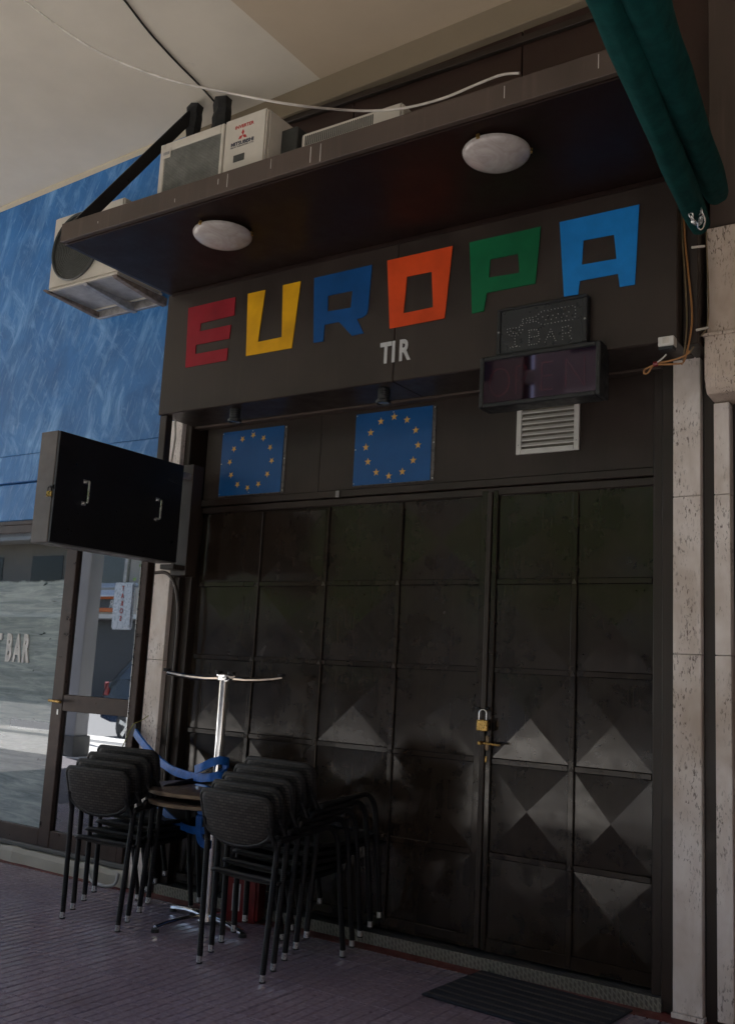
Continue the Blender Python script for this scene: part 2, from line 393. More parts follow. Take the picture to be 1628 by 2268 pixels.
_band = _M.math('MULTIPLY', _M.math('SUBTRACT', .034, _bd), 90, clamp=True)
_band = _M.math('MULTIPLY', _band, _M.math('MULTIPLY', _M.math('ADD', _x, 3.66), 30, clamp=True))
_cov = _M.math('ADD', .74, _M.math('MULTIPLY', _M.ramp(_sm, [(.3, 0.), (.7, 1.)]), .36))
_cov = _M.math('MULTIPLY', _cov, _M.ramp(_sm2, [(.25, .75), (.6, 1.)]))
_nick = _M.ramp(_M.noise(4.2, 3, .6, .6, _M.co((1.0, 1, 2.4))), [(.69, 1.), (.72, .2)])
_cov = _M.math('MULTIPLY', _M.math('MULTIPLY', _M.math('MULTIPLY', _cov, _top), _M.math('SUBTRACT', 1.0, _band)), _nick, clamp=True)
_df = _M.n('BsdfDiffuse'); _M.l(_M.ramp(_sm, [(.3, (.25, .32, .34)), (.7, (.46, .53, .55))]), _df.inputs[0])
_tl = _M.n('MixShader'); _M.l(_cov, _tl.inputs[0]); _M.l(_mx.outputs[0], _tl.inputs[1])
_gm = _M.n('MixShader'); _gm.inputs[0].default_value = .10; _g2 = _M.n('BsdfGlossy'); _g2.inputs['Roughness'].default_value = .02; _M.l(_df.outputs[0], _gm.inputs[1]); _M.l(_g2.outputs[0], _gm.inputs[2])
_M.l(_gm.outputs[0], _tl.inputs[2]); _M.l(_tl.outputs[0], _out.inputs[0]); washed = _M.m
asphalt = simple('asphalt', (.20, .195, .19), .85, 0, .2, 30, .4, 200)
paving = simple('street_paving', (.60, .57, .54), .75, 0, .15, 6, .2, 80)
# ================================================================== the setting
def ceil_z(x): return 5.125+.043*x
# floor of the arcade with its tiles
arc = structure(MB().box(-10.6, 12, -5.0, .6, -.25, -.012).build('arcade_floor', grout))
def tile_mesh(name, w, d):
    b = MB(); g = .004; b.box(g/2, w-g/2, g/2, d-g/2, -.012, -.0042)
    nx = 8; ry = .09
    for i in range(nx):
        x0 = g/2+i*(w-g)/nx; x1 = x0+(w-g)/nx; y = -(.02 if i % 2 else 0)
        while y < d-g:
            a = max(y, 0)+g/2; e = min(y+ry, d-g)+g/2
            if e-a > .012:
                k = .0058
                b.add([(x0+.001, a+.001, -.0042), (x1-.001, a+.001, -.0042), (x1-.001, e-.001, -.0042), (x0+.001, e-.001, -.0042),
                       (x0+k, a+.0022, 0), (x1-k, a+.0022, 0), (x1-k, e-.0022, 0), (x0+k, e-.0022, 0)], [(4,5,6,7),(0,1,5,4),(1,2,6,5),(2,3,7,6),(3,0,4,7)])
            y += ry
    return b.mesh(name)
t_full = tile_mesh('floor_tile', .45, .45); t_cut = tile_mesh('floor_tile_cut', .45, .225)
for i in range(-12, 8):
    for j in range(1, 6):
        o = link('floor_tile', t_full, tile_m, arc); o.location = (i*.45+.06, -.425-.45*j, random.uniform(-.0012, 0)); o.rotation_euler = (random.uniform(-.001, .001), random.uniform(-.001, .001), 0)
    o = link('floor_tile', t_cut, tile_m, arc); o.location = (i*.45+.06, -.425, -.0005)
MB().box(-5.4, -2.32, -.200, -.125, -.012, .002).build('cement_edge_strip', red_cement, arc)
MB().box(-2.32, 3.7, -.200, -.06, -.012, -.001).build('cement_edge_strip', red_cement, arc)
MB().box(-22, 12, -6.85, -5.0, -.25, -.008).build('pavement', paving)['kind'] = 'structure'
MB().box(-22, -10.6, -5.0, .6, -.25, -.010).build('pavement', paving)['kind'] = 'structure'
MB().box(-22, 12, -7.0, -6.85, -.25, -.004).build('kerb', white_wall, bevel=.01)['kind'] = 'structure'
MB().box(-60, 40, -40, -7.0, -.4, -.12).build('road', asphalt)['kind'] = 'structure'
MB().box(-60, 40, -9.0, -8.3, -.12, -.112).build('road_marking', white_wall)['kind'] = 'structure'

# ceiling: a pale bay and a tan bay, with the beam that runs along the wall
def ceil_slab(name, xa, xb, m, ya=-5.7, dz=0.0):
    b = MB(); za, zb = ceil_z(xa)+dz, ceil_z(xb)+dz
    b.hexa([(xa, ya, za), (xb, ya, zb), (xb, .6, zb), (xa, .6, za)], [(xa, ya, za+.4), (xb, ya, zb+.4), (xb, .6, zb+.4), (xa, .6, za+.4)])
    return structure(b.build(name, m))
ceil_slab('ceiling', -10.4, -1.255, ceil_pale); ceil_slab('ceiling', -1.255, 12, ceil_tan)
bm_ = MB(); xa, xb = -2.30, 3.7
bm_.hexa([(xa, -.10, ceil_z(xa)-.16), (xb, -.10, ceil_z(xb)-.20), (xb, .3, ceil_z(xb)-.20), (xa, .3, ceil_z(xa)-.16)],
         [(xa, -.10, ceil_z(xa)+.002), (xb, -.10, ceil_z(xb)+.002), (xb, .3, ceil_z(xb)+.002), (xa, .3, ceil_z(xa)+.002)])
tag(bm_.build('ceiling_beam', plaster('beam_plaster', (.235, .185, .125)), bevel=.006), 'tan plaster beam under the ceiling along the brown upper wall', 'beam')

# wall behind everything
structure(MB().box(-2.32, 3.7, .30, .6, -.2, 5.6).build('building_wall', concrete_dark))
structure(MB().box(3.7, 12, -.05, .6, -.2, 5.6).build('building_wall', plaster('side_wall_plaster', (.24, .19, .15))))
structure(MB().box(-10.4, -5.4, -.05, .6, -.2, 5.6).build('building_wall', white_wall))

structure(MB().box(5.2, 5.4, -5.6, -.05, -.2, 5.6).build('building_wall', plaster('added_shade_wall_plaster', (.30, .24, .19))))  # unseen end wall, added to darken the right side of the arcade

# upper brown wall above the canopy
uw = thing('upper_wall_cladding', 'dark brown panelled wall between the canopy and the ceiling beam', 'wall', (0, 0, 0))
for xa, xb in ((-2.30, -1.02), (-1.012, .118), (.126, 1.16)):
    MB().box(xa, xb, -.04, .29, 3.60, 4.99+.03*xb).build('panel', wall_brown, uw, bevel=.003)
MB().box(-2.30, 1.16, -.075, -.041, 4.86, 4.90).build('cover_strip', frame_brown, uw, bevel=.003)

# right-hand brown cladding above the capital
rc = thing('side_cladding', 'dark brown sheet metal cladding in the top right corner behind the green rolls', 'cladding')
MB().box(1.165, 1.33, -.16, .29, 3.46, 5.16).build('panel', fascia_brown, rc, bevel=.004)
MB().box(1.334, 1.62, -.19, .29, 3.46, 5.16).build('panel', fascia_brown, rc, bevel=.004)
MB().box(1.63, 3.7, -.15, .29, 3.2, 5.16).build('panel', wall_brown, rc, bevel=.004)
MB().tube([(1.36, -.22, 3.46), (1.36, -.22, 5.1)], .022).build('pipe', fascia_brown, rc, smooth=True)
MB().tube([(1.47, -.24, 3.46), (1.47, -.24, 5.1)], .03).build('pipe', fascia_brown, rc, smooth=True)

# ================================================================== blue fascia and shop next door
bw = thing('blue_fascia', 'blue brush-streaked fascia wall of the shop next door', 'wall')
MB().box(-5.4, -2.325, -.10, .29, 2.835, 5.2).build('panel', bluew, bw, bevel=.004)
b = MB(); b.hexa([(-5.4, -.14, ceil_z(-5.4)-.012), (-2.325, -.14, ceil_z(-2.325)-.012), (-2.325, -.1005, ceil_z(-2.325)-.022), (-5.4, -.1005, ceil_z(-5.4)-.022)], [(-5.4, -.14, ceil_z(-5.4)-.001), (-2.325, -.14, ceil_z(-2.325)-.001), (-2.325, -.1005, ceil_z(-2.325)-.001), (-5.4, -.1005, ceil_z(-5.4)-.001)]); b.build('cornice', plaster('cornice_plaster', (.62, .53, .38)), bw, bevel=.002)
MB().box(-5.4, -2.325, -.125, .28, 2.622, 2.828).build('ledge_board', bluew, bw, bevel=.006)
MB().box(-5.4, -2.325, -.105, .27, 2.335, 2.615).build('lower_board', bluew, bw, bevel=.006)
MB().box(-5.4, -2.325, -.12, .26, 2.30, 2.332).build('shadow_gap_trim', alu_brown, bw, bevel=.003)

sf = thing('shop_front', 'brown aluminium shop front with a whitewashed pane and a glass door', 'shop front')
YG = -.10
for x0, x1 in ((-4.75, -4.66), (-3.192, -3.082), (-2.44, -2.385)):
    MB().box(x0, x1, YG-.03, YG+.03, .13, 2.298).build('mullion', alu_brown, sf, bevel=.004)
MB().box(-2.4445, -2.4405, YG-.034, YG-.02, .24, 2.1).build('edge_trim', steel, sf)
for x0, x1 in ((-4.658, -3.194), (-3.080, -2.442)):
    MB().box(x0, x1, YG-.027, YG+.027, .13, .237).build('bottom_rail', alu_brown, sf, bevel=.003)
    MB().box(x0, x1, YG-.027, YG+.027, 2.24, 2.298).build('top_rail', alu_brown, sf, bevel=.003)
MB().box(-3.080, -2.442, YG-.027, YG+.027, 1.012, 1.119).build('middle_rail', alu_brown, sf, bevel=.003)
part(MB().box(-4.658, -3.194, YG-.004, YG+.004, .238, 2.239).build('pane', washed, sf), 'whitewashed pane with brush strokes and a bare strip')
part(MB().box(-3.080, -2.442, YG-.004, YG+.004, 1.120, 2.239).build('pane', glass, sf), 'upper pane of the glass door reflecting the street')
part(MB().box(-3.080, -2.442, YG-.004, YG+.004, .238, 1.011).build('pane', glass, sf), 'lower pane of the glass door reflecting the street')
hd = MB().tube([(-3.13, YG-.03, 1.075), (-3.13, YG-.075, 1.075)], .008).tube([(-3.165, YG-.075, 1.075), (-3.045, YG-.075, 1.070)], .009).build('door_handle', brass, sf, smooth=True)
MB().box(-3.125, -3.113, YG-.033, YG-.0301, .985, 1.02).build('keyhole_plate', steel, sf)
for s, px in (('B', 50), ('A', 128), ('R', 212), ('T', -62)):
    p = at(*zm(0, 1950, 650)(px, 1525), y=YG-.012)
    o = text('window_letter', s, label_white, sf, Matrix.Translation((p.x, YG-.009, 1.327)) @ FACING, .255, .013, .009, .44)
    part(o, 'white raised letter %s on the whitewashed pane' % s)
# dark room behind the glass
structure(MB().box(-5.4, -2.33, 2.6, 2.7, -.2, 2.9).box(-5.5, -5.4, 0, 2.7, -.2, 2.9).box(-2.33, -2.25, .3, 2.7, -.2, 2.9).box(-5.4, -2.33, .29, 2.7, 2.75, 2.9).build('shop_interior', simple('shop_interior_paint', (.12, .13, .14), .8)))
structure(MB().box(-5.4, -2.33, -.02, 2.6, 0, .02).build('shop_floor', concrete_dark))
pl = thing('concrete_plinth', 'rough pale concrete plinth under the shop front next door', 'plinth')
b = MB(); n = 26
rings = []
for i in range(n+1):
    x = -5.4+3.07*i/n; h = .098+random.uniform(-.008, .008); yy = -.165+random.uniform(-.006, .006)
    rings.append([(x, yy, -.01), (x, yy+random.uniform(-.004, .004), h*.7), (x, yy+.012, h), (x, 0, h), (x, 0, -.01)])
b.loft(rings).build('base', concrete, pl)
MB().box(-5.4, -2.33, -.140, -.02, .0995, .129).build('sill', concrete_dark, pl, bevel=.006)

# ================================================================== stone pilasters
def pilaster(label, x0, x1, y0, y1, zs, cat='pilaster'):
    t = thing('stone_pilaster', label, cat, group=None)
    for za, zb in zip(zs[:-1], zs[1:]):
        MB().box(x0, x1, y0, y1, za+.0012, zb-.0012).build('stone_slab', trav, t, bevel=.003)
    return t
pilaster('narrow travertine pilaster beside the glass door of the shop next door', -2.318, -2.178, -.13, .29, (0, .62, 1.38, 2.2, 2.93))
pilaster('pale travertine pilaster just right of the brown metal door', .984, 1.108, -.12, .29, (.02, 1.52, 2.235, 2.93))
pilaster('narrow travertine pilaster under the carved capital at the right edge', 1.168, 1.236, -.12, .29, (.02, 1.52, 2.235, 2.66))
MB().box(.98, 1.115, -.128, -.02, 0, .0195).build('pilaster_foot', trav); tag(bpy.data.objects['pilaster_foot'], 'crumbling plaster foot under the right travertine pilaster', 'plinth')
cp = thing('stone_capital', 'stained travertine capital and block above the right-hand pilaster', 'capital')
prof = [(-.265, 2.945), (-.265, 2.735), (-.25, 2.715), (-.25, 2.70), (-.225, 2.672), (-.125, 2.664), (.29, 2.664), (.29, 2.945)]
MB().prism_x(prof, 1.166, 1.9).build('capital_block', trav2, cp, bevel=.004)
MB().box(1.172, 1.9, -.24, .29, 2.947, 3.455).build('upper_stone', trav2, cp, bevel=.004)
MB().box(1.160, 1.9, -.275, -.10, 2.928, 2.9445).build('top_fillet', trav2, cp, bevel=.003)
tag(MB().box(1.110, 1.166, -.085, .29, 0, 3.45).build('metal_post', frame_brown, bevel=.004), 'dark brown metal strip between the two right-hand pilasters', 'post')
tag(MB().box(1.240, 1.34, -.07, .29, 0, 2.66).build('metal_jamb', frame_brown, bevel=.004), 'dark door jamb cut off by the right edge', 'door jamb')
tag(MB().box(1.345, 3.6, -.04, .28, 0, 2.66).build('wooden_shop_door', simple('brown_door_wood', (.10, .045, .022), .5), bevel=.01), 'brown shop door beyond the right edge', 'door')

# ================================================================== brown metal door
B1, B2, B3, SEAM, V5, JR = -1.559, -1.057, -.553, 0.0, .47, .868
ZB, H = .064, .45
gate = thing('metal_door', 'dark brown double metal door with pyramid panels and brass lever', 'door', (0, 0, 0))
def leaf(cols, xa, xb, name_label):
    lf = MB().box(xa, xb, .004, .05, ZB, ZB+5*H+.04).build('door_leaf', door_brown, gate); part(lf, name_label)
    w = .017
    edges = []
    for x0, x1 in cols:
        for r in range(5):
            z0, z1 = ZB+r*H+w, ZB+(r+1)*H-w
            if r == 0: z0 += .045
            xc, zc = (x0+x1)/2+random.uniform(-.006, .006), (z0+z1)/2+random.uniform(-.006, .006); d = random.uniform(.003, .0115)
            b = MB(); q = [(x0, z0), (x1, z0), (x1, z1), (x0, z1)]
            j = lambda: random.uniform(-.003, .002)
            ys = [-.002+j() for _ in q]
            b.add([(x, y, z) for (x, z), y in zip(q, ys)]+[(xc, -.002-d, zc)]+[(x, .004, z) for x, z in q],
                  [(0, 1, 4), (1, 2, 4), (2, 3, 4), (3, 0, 4), (0, 5, 6, 1), (1, 6, 7, 2), (2, 7, 8, 3), (3, 8, 5, 0)])
            b.build('pyramid_panel', door_brown, lf)
            if r: MB().box(x0, x1, -.013, .003, ZB+r*H-w+.002, ZB+r*H+w-.002).build('rail', door_brown, lf, bevel=.003)
    return lf, w
w = .017
lfL, _ = leaf([(-2.045, B1-w), (B1+w, B2-w), (B2+w, B3-w), (B3+w, -.052)], -2.06, -.012, 'wide left leaf, four panels across')
lfR, _ = leaf([(.048, V5-w), (V5+w, JR-.012)], .0, JR, 'narrow right leaf, two panels across')
for x, lf in ((B1, lfL), (B2, lfL), (B3, lfL), (V5, lfR)):
    MB().box(x-w+.002, x+w-.002, -.017, .003, ZB+.01, ZB+5*H-.004).build('stile', door_brown, lf, bevel=.003)
    for r in range(1, 5):
        z = ZB+r*H
        MB().add([(x-.010, -.0175, z-.013), (x+.012, -.0175, z-.013), (x+.001, -.0175, z+.010), (x-.010, -.0205, z-.013), (x+.012, -.0205, z-.013), (x+.001, -.0205, z+.010)],
            [(0, 1, 2), (5, 4, 3), (0, 3, 4, 1), (1, 4, 5, 2), (2, 5, 3, 0)]).build('weld_tab', frame_brown, lf)
MB().box(-.050, -.012, -.020, .003, ZB, ZB+5*H+.03).build('edge_stile', door_brown, lfL, bevel=.003)
MB().box(-.0105, .016, -.030, .0035, ZB+.01, ZB+5*H+.02).build('meeting_strip', frame_brown, lfR, bevel=.003)
MB().box(.018, .046, -.020, .003, ZB, ZB+5*H+.03).build('edge_stile', door_brown, lfR, bevel=.003)
MB().box(-2.06, -.052, -.015, .0035, ZB-.002, ZB+.06).build('kick_rail', door_brown, lfL, bevel=.003)
MB().box(.048, JR, -.015, .0035, ZB-.002, ZB+.06).build('kick_rail', door_brown, lfR, bevel=.003)
# lever, escutcheon and lock on the right leaf
e = MB().prism_y([(.027+.009*math.cos(a), 1.05+(.028 if math.sin(a) > 0 else -.028)+.009*math.sin(a)) for a in [R_(15+30*k) for k in range(12)]], -.0255, -.0205).build('escutcheon', simple('worn_brass_plate', (.24, .17, .11), .4, .8), lfR, bevel=.001)
MB().tube([(.030, -.025, 1.05), (.030, -.062, 1.05)], .006).tube([(.028, -.062, 1.05), (.115, -.060, 1.046)], .0055).build('lever', brass, lfR, smooth=True)
MB().box(-.006, .012, -.066, -.0305, 1.040, 1.058).build('latch_block', brass, lfR, bevel=.003)
MB().box(.018, .027, -.0235, -.0205, .955, .985).build('cylinder_lock', brass, lfR, bevel=.002)
for sx in (-.035, .033):
    MB().tube([(sx, -.02, 1.222), (sx, -.036, 1.222), (sx*.25, -.040, 1.214)], .0045).build('hasp', rubber, lfR if sx > 0 else lfL, smooth=True)
pk = thing('padlock', 'brass padlock with a steel shackle hanging on the brown metal door', 'padlock', (.014, -.052, 1.108))
MB().box(-.031, .031, -.011, .011, 0, .056).build('body', brass, pk, bevel=.004)
MB().tube([(-.021, 0, .056), (-.021, 0, .085)]+[(-.021*math.cos(a), 0, .085+.021*math.sin(a)) for a in [math.pi*k/10 for k in range(1, 10)]]+[(.021, 0, .085), (.021, 0, .056)], .0045).build('shackle', chrome, pk, smooth=True)

# frame round the door
df = thing('door_frame', 'dark brown steel frame round the metal door', 'door frame')
MB().box(-2.175, -2.125, -.10, .29, 0, 2.90).build('jamb', frame_brown, df, bevel=.004)
MB().box(-2.122, -2.064, -.055, .29, 0, 2.36).build('jamb', frame_brown, df, bevel=.004)
MB().box(JR+.004, JR+.052, -.055, .29, .0, 2.90).build('jamb', frame_brown, df, bevel=.004)
MB().box(JR+.055, .981, -.085, .29, .0, 2.90).build('jamb', frame_brown, df, bevel=.004)
MB().box(-2.062, JR+.002, -.030, .29, 2.362, 2.405).build('lintel', frame_brown, df, bevel=.004)
MB().box(-2.062, JR+.002, -.016, .29, 2.318, 2.359).build('lintel', frame_brown, df, bevel=.004)
MB().box(-.99, -.965, -.040, -.031, 2.36, 2.40).build('catch', galv, df, bevel=.002)
tr = thing('transom_panel', 'brown sheet metal panel over the door carrying the two star flags', 'panel')
MB().box(-2.062, -1.14, -.010, .29, 2.407, 2.96).build('sheet', sign_brown, tr, bevel=.002)
MB().box(-1.138, JR+.002, -.010, .29, 2.407, 2.96).build('sheet', sign_brown, tr, bevel=.002)
MB().box(-2.16, 1.02, -.075, -.012, 2.872, 2.905).build('cable_tray', fascia_brown, tr, bevel=.003)
MB().box(-2.16, 1.02, -.135, -.078, 2.895, 2.925).build('cable_tray', frame_brown, tr, bevel=.003)

st = thing('threshold', 'low door step faced with aluminium checker plate', 'step')
MB().box(-2.12, .93, -.098, .29, -.01, .0515).build('step_top', plate_dark, st, bevel=.002)
MB().box(-2.12, .93, -.104, -.0985, -.008, .056).build('nosing', plate_alu, st, bevel=.0015)

# ================================================================== sign box with letters
YS = -.392
sb = thing('sign_box', 'long brown sign box with coloured letters EUROPA and small TIR', 'sign')
MB().box(-2.135, -.405, YS, -.015, 2.885, 3.672).build('sign_panel', sign_brown, sb, bevel=.006)
MB().box(-.4035, 1.085, YS+.001, -.015, 2.885, 3.672).build('sign_panel', sign_brown, sb, bevel=.006)
MB().box(1.087, 1.155, YS+.07, -.015, 2.885, 3.62).build('end_return', frame_brown, sb, bevel=.004)
Q4, Q5 = zm(600, 700, 1800), zm(1600, 700, 2848)
def xz(Z, pts, y=YS-.004): return [(p.x, p.z) for p in (at(*Z(*q), y=y) for q in pts)]
letters = [
 ('E', L_E, Q4, [[(178,670),(425,612),(418,708),(243,750),(238,792),(402,757),(392,830),(218,863),(213,912),(385,880),(378,945),(162,983)]], 'red letter E'),
 ('U', L_U, Q4, [[(490,595),(582,574),(543,848),(668,822),(674,550),(768,528),(720,880),(480,922)]], 'yellow letter U'),
 ('R', L_R, Q4, [[(838,512),(1142,442),(1120,680),(1112,703),(1090,720),(1062,727),(1097,802),(1035,815),(968,742),(893,757),(885,845),(834,852)], [(910,605),(1040,578),(1030,668),(908,688)]], 'navy blue letter R'),
 ('O', L_O, Q4, [[(1222,420),(1565,343),(1522,724),(1234,778)], [(1325,505),(1455,478),(1462,665),(1307,697)]], 'orange letter O'),
 ('P', L_P, Q5, [[(285,312),(645,232),(617,520),(372,567),(357,660),(298,672)], [(390,398),(530,370),(537,465),(383,490)]], 'green letter P'),
 ('A', L_A, Q5, [[(740,210),(1142,120),(1120,525),(1043,537),(1035,470),(842,507),(833,575),(762,586)], [(860,302),(1015,272),(1027,395),(852,425)]], 'sky blue letter A')]
for ch, m, Z, loops, lab in letters:
    part(plate('letter', [xz(Z, L) for L in loops], YS-.0045, .004, m, sb), lab)
tx = [-.487, -.418, -.372]
for ch, x in zip('TIR', tx):
    part(text('small_letter', ch, L_T, sb, Matrix.Translation((x, YS-.003, 2.994)) @ FACING, .158, .0045, .005, .72), 'small silver letter %s' % ch)

# ================================================================== canopy
XC0, XC1, YC = -2.139, 1.22, -1.243
cn = thing('canopy', 'brown sheet metal canopy over the sign with streaked fascia', 'canopy')
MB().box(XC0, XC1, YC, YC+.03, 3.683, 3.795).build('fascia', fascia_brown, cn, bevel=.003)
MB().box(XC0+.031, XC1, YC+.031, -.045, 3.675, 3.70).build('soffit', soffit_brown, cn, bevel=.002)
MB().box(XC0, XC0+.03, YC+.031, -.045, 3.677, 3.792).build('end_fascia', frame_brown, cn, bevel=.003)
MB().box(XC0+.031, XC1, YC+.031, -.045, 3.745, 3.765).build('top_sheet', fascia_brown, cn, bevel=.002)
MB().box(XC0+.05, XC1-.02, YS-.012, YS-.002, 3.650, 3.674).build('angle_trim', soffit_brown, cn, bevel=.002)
a, c = Vector((-2.105, -1.17, 3.80)), Vector((-2.105, -.36, 4.93))
d = (c-a).normalized(); nrm = Vector((0, -d.z, d.y)); h = .035
MB().hexa([a-nrm*h-Vector((.006, 0, 0)), a-nrm*h+Vector((.006, 0, 0)), a+nrm*h+Vector((.006, 0, 0)), a+nrm*h-Vector((.006, 0, 0))],
          [c-nrm*h-Vector((.006, 0, 0)), c-nrm*h+Vector((.006, 0, 0)), c+nrm*h+Vector((.006, 0, 0)), c+nrm*h-Vector((.006, 0, 0))]).build('tie_bar', black_metal, cn)
drip_m = simple('dried_white_drip', (.50, .47, .44), .7)
for px, py, l in ((484,396,.03),(505,385,.07),(601,352,.05),(689,325,.08),(711,318,.09),(1117,190,.055),(1325,120,.06),(218,490,.012),(388,440,.02)):
    p = at(px, py, y=YC-.001)
    z = min(p.z, 3.79); xw = .003
    MB().box(p.x-xw/2, p.x+xw/2, YC-.0012, YC-.0001, z-l, z).build('dried_drip', drip_m, cn)

# round ceiling lights under the canopy
def dish(label, x, y, r):
    t = thing('ceiling_light', label, 'light', (x, y, 3.6745), group='round lights under the canopy')
    MB().lathe([(.001, 0), (r*.62, 0), (r*.62, -.03), (.001, -.03)]).build('base', alu_white, t, smooth=True)
    pr = [(r*math.cos(R_(a)), -.022-.058*math.sin(R_(a))) for a in range(0, 90, 9)]+[(.002, -.080)]
    MB().lathe([(r*.985, -.016)]+pr, n=40).build('glass_dish', glass_dish, t, smooth=True)
    for k in range(3):
        an = R_(25+120*k)
        MB().box(-.008, .008, -.006, .006, -.034, .0).mesh
        cl = MB().box(r-.006, r+.007, -.008, .008, -.030, -.008).build('clip', brass, t, bevel=.002); cl.rotation_euler = (0, 0, an)
    return t
dish('round frosted glass light under the left end of the canopy', -1.187, -.93, .160)
dish('round frosted glass light under the canopy above the letters P and A', .468, -.985, .150)

# spot lamps under the sign box
def spot(label, x, z):
    t = thing('spot_lamp', label, 'spotlight', (x, -.30, z), group='spot lamps under the sign box')
    MB().lathe([(.001, .055), (.026, .055), (.033, .035), (.033, -.03), (.042, -.036), (.042, -.052), (.036, -.052), (.034, -.040), (.001, -.040)], n=20).build('housing', plastic_black, t, smooth=True)
    MB().lathe([(.033, -.0405), (.033, -.047), (.001, -.049)], n=20).build('lens', simple('lamp_lens', (.10, .13, .17), .15), t, smooth=True)
    MB().box(-.012, .012, -.012, .012, .0551, .094).box(.0, .02, .01, .20, .06, .075).build('bracket', rubber, t, bevel=.002)
    for k in range(4): MB().lathe([(.033, .0), (.0365, .0), (.0365, .004), (.033, .004)], (0, 0, -.018+.012*k), 20).build('cooling_fin', plastic_black, t, smooth=True)
    return t
spot('black spot lamp above the left star flag', -1.575, 2.858-.0)
spot('black spot lamp above the star flag in the middle', -.515, 2.852)

# ================================================================== star flags
def star(cx, cz, r, up):
    return [(cx+(r if k % 2 == 0 else r*.40)*math.sin(math.pi*k/5+(0 if up else math.pi)), cz+(r if k % 2 == 0 else r*.40)*math.cos(math.pi*k/5+(0 if up else math.pi))) for k in range(10)]
def flag(label, x0, x1, z0, z1, up, yf=-.019, tilt=0.0):
    t = thing('flag_panel', label, 'flag', ((x0+x1)/2, yf, z0), group='blue star flags over the door')
    w_, h_ = x1-x0, z1-z0
    MB().box(-w_/2, w_/2, .004, .0085, -.004, h_).build('backing', flag_edge, t, bevel=.001)
    MB().box(-w_/2+.003, w_/2-.022, 0, .0035, .0, h_-.001).build('print', flag_blue, t)
    cx, cz = -.012, h_/2; rad = h_*.405; sr = h_*.052 if up else h_*.050
    loop0 = None
    for k in range(12):
        a = 2*math.pi*k/12+.05
        loop = star(cx+rad*math.sin(a)*1.02, cz+rad*math.cos(a), sr*1.05, up)
        o = plate('star', [loop], -.0022, .002, star_yellow, t)
    for ix, iz in ((-1, 1), (0, 1), (1, 1), (-1, 0), (1, 0), (-1, -1), (0, -1), (1, -1)):
        MB().lathe([(.001, .003), (.004, .003), (.005, 0), (.001, 0)], ((w_/2-.009)*ix-(0 if ix else .01), .0025 if ix < 1 else .0045, h_/2+(h_/2-.011)*iz), 8, 'y').build('screw', screw, t)
    return t
flag('blue flag with a ring of upside-down yellow stars at the left end of the transom', -1.925, -1.398, 2.424, 2.840, False)
flag('blue flag with a ring of upright yellow stars in the middle of the transom', -.888, -.350, 2.426, 2.850, True)

# ================================================================== unlit LED signs and vent
SG = zm(1800, 1100, 2400)
YB = -.432
bs = thing('led_sign', 'small black LED sign with dotted bottle, glass and BAR', 'sign')
x0, x1, z0, z1 = .222, .678, 2.930, 3.146
MB().box(x0, x1, YB+.004, YS-.002, z0, z1).build('face', led_face, bs)
fr = .016
for q in ((x0-.004, x0+fr, z0, z1), (x1-fr*1.5, x1+.004, z0, z1)): MB().box(q[0], q[1], YB-.004, YS-.004, q[2], q[3]).build('frame_side', plastic_black, bs, bevel=.004)
for q in ((x0-.004, x1+.004, z1+.0005, z1+.014), (x0-.004, x1+.004, z0-.014, z0-.0005)): MB().box(q[0], q[1], YB-.004, YS-.004, q[2], q[3]).build('frame_rail', plastic_black, bs, bevel=.004)
for px, py in ((358, 515), (1262, 365)):
    p = at(*SG(px, py), y=YB-.004); MB().lathe([(.001, .005), (.004, .005), (.006, 0), (.001, 0)], (p.x, YB-.0041, p.z), 10, 'y').build('screw', screw, bs)
pts = [(445,475),(472,468),(504,463),(537,460),(570,453),(601,435),(445,505),(465,533),(491,546),(525,545),(557,535),(585,512),(605,480),(480,495),(506,518),(545,515),(570,483),(524,575),(524,605),(524,632),(475,670),(498,660),(506,665),(535,655),(545,650),(573,655),
 (585,432),(610,370),(643,363),(678,355),(711,350),(745,338),(773,316),(800,293),(833,280),(870,273),(906,266),(943,260),(978,254),(1016,247),(1052,241),(1090,234),(1128,228),(1155,241),(1160,273),(1160,310),(1155,345),(1130,372),(1090,377),(1055,382),(1017,388),(980,396),(945,402),(906,409),(870,415),(837,423),(800,421),(773,405),(745,393),(715,395),(680,402),(645,408),(610,412),(603,390),(655,383),(685,378),(714,376),(765,366),
 (815,345),(868,330),(922,328),(978,313),(1034,313),(1090,292),(848,374),(905,370),(957,353),(1014,350),(1068,335),
 (672,488),(697,482),(727,480),(752,478),(770,500),(772,520),(675,510),(675,540),(675,562),(698,558),(727,553),(753,548),(772,540),(784,577),(775,605),(752,628),(725,632),(697,635),(672,640),(673,612),(673,588),
 (900,475),(890,503),(912,500),(877,530),(920,523),(865,557),(897,550),(930,547),(852,580),(940,570),(840,610),(952,593),
 (1024,455),(1055,448),(1086,440),(1112,457),(1108,488),(1088,510),(1056,515),(1026,520),(1024,485),(1024,550),(1024,580),(1100,545),(1116,570)]
b = MB()
for px, py in pts:
    p = at(*SG(px, py), y=YB); b.lathe([(.0026, 0), (.0022, .002), (.0005, .0032)], (p.x, YB+.0041, p.z), 6, 'y')
o = b.build('led_dots', led, bs); o['kind'] = 'stuff'; part(o, 'rows of pale unlit LEDs drawing a bottle, a cocktail glass and BAR')
YO = -.468
os_ = thing('open_sign', 'wide dark acrylic sign with faint red OPEN over the vent', 'sign')
x0, x1, z0, z1 = .152, .762, 2.655, 2.910
for q in ((x0, x0+.022, z0, z1), (x1-.022, x1, z0, z1)): MB().box(q[0], q[1], YO-.006, -.36, q[2], q[3]).build('frame_side', plastic_black, os_, bevel=.004)
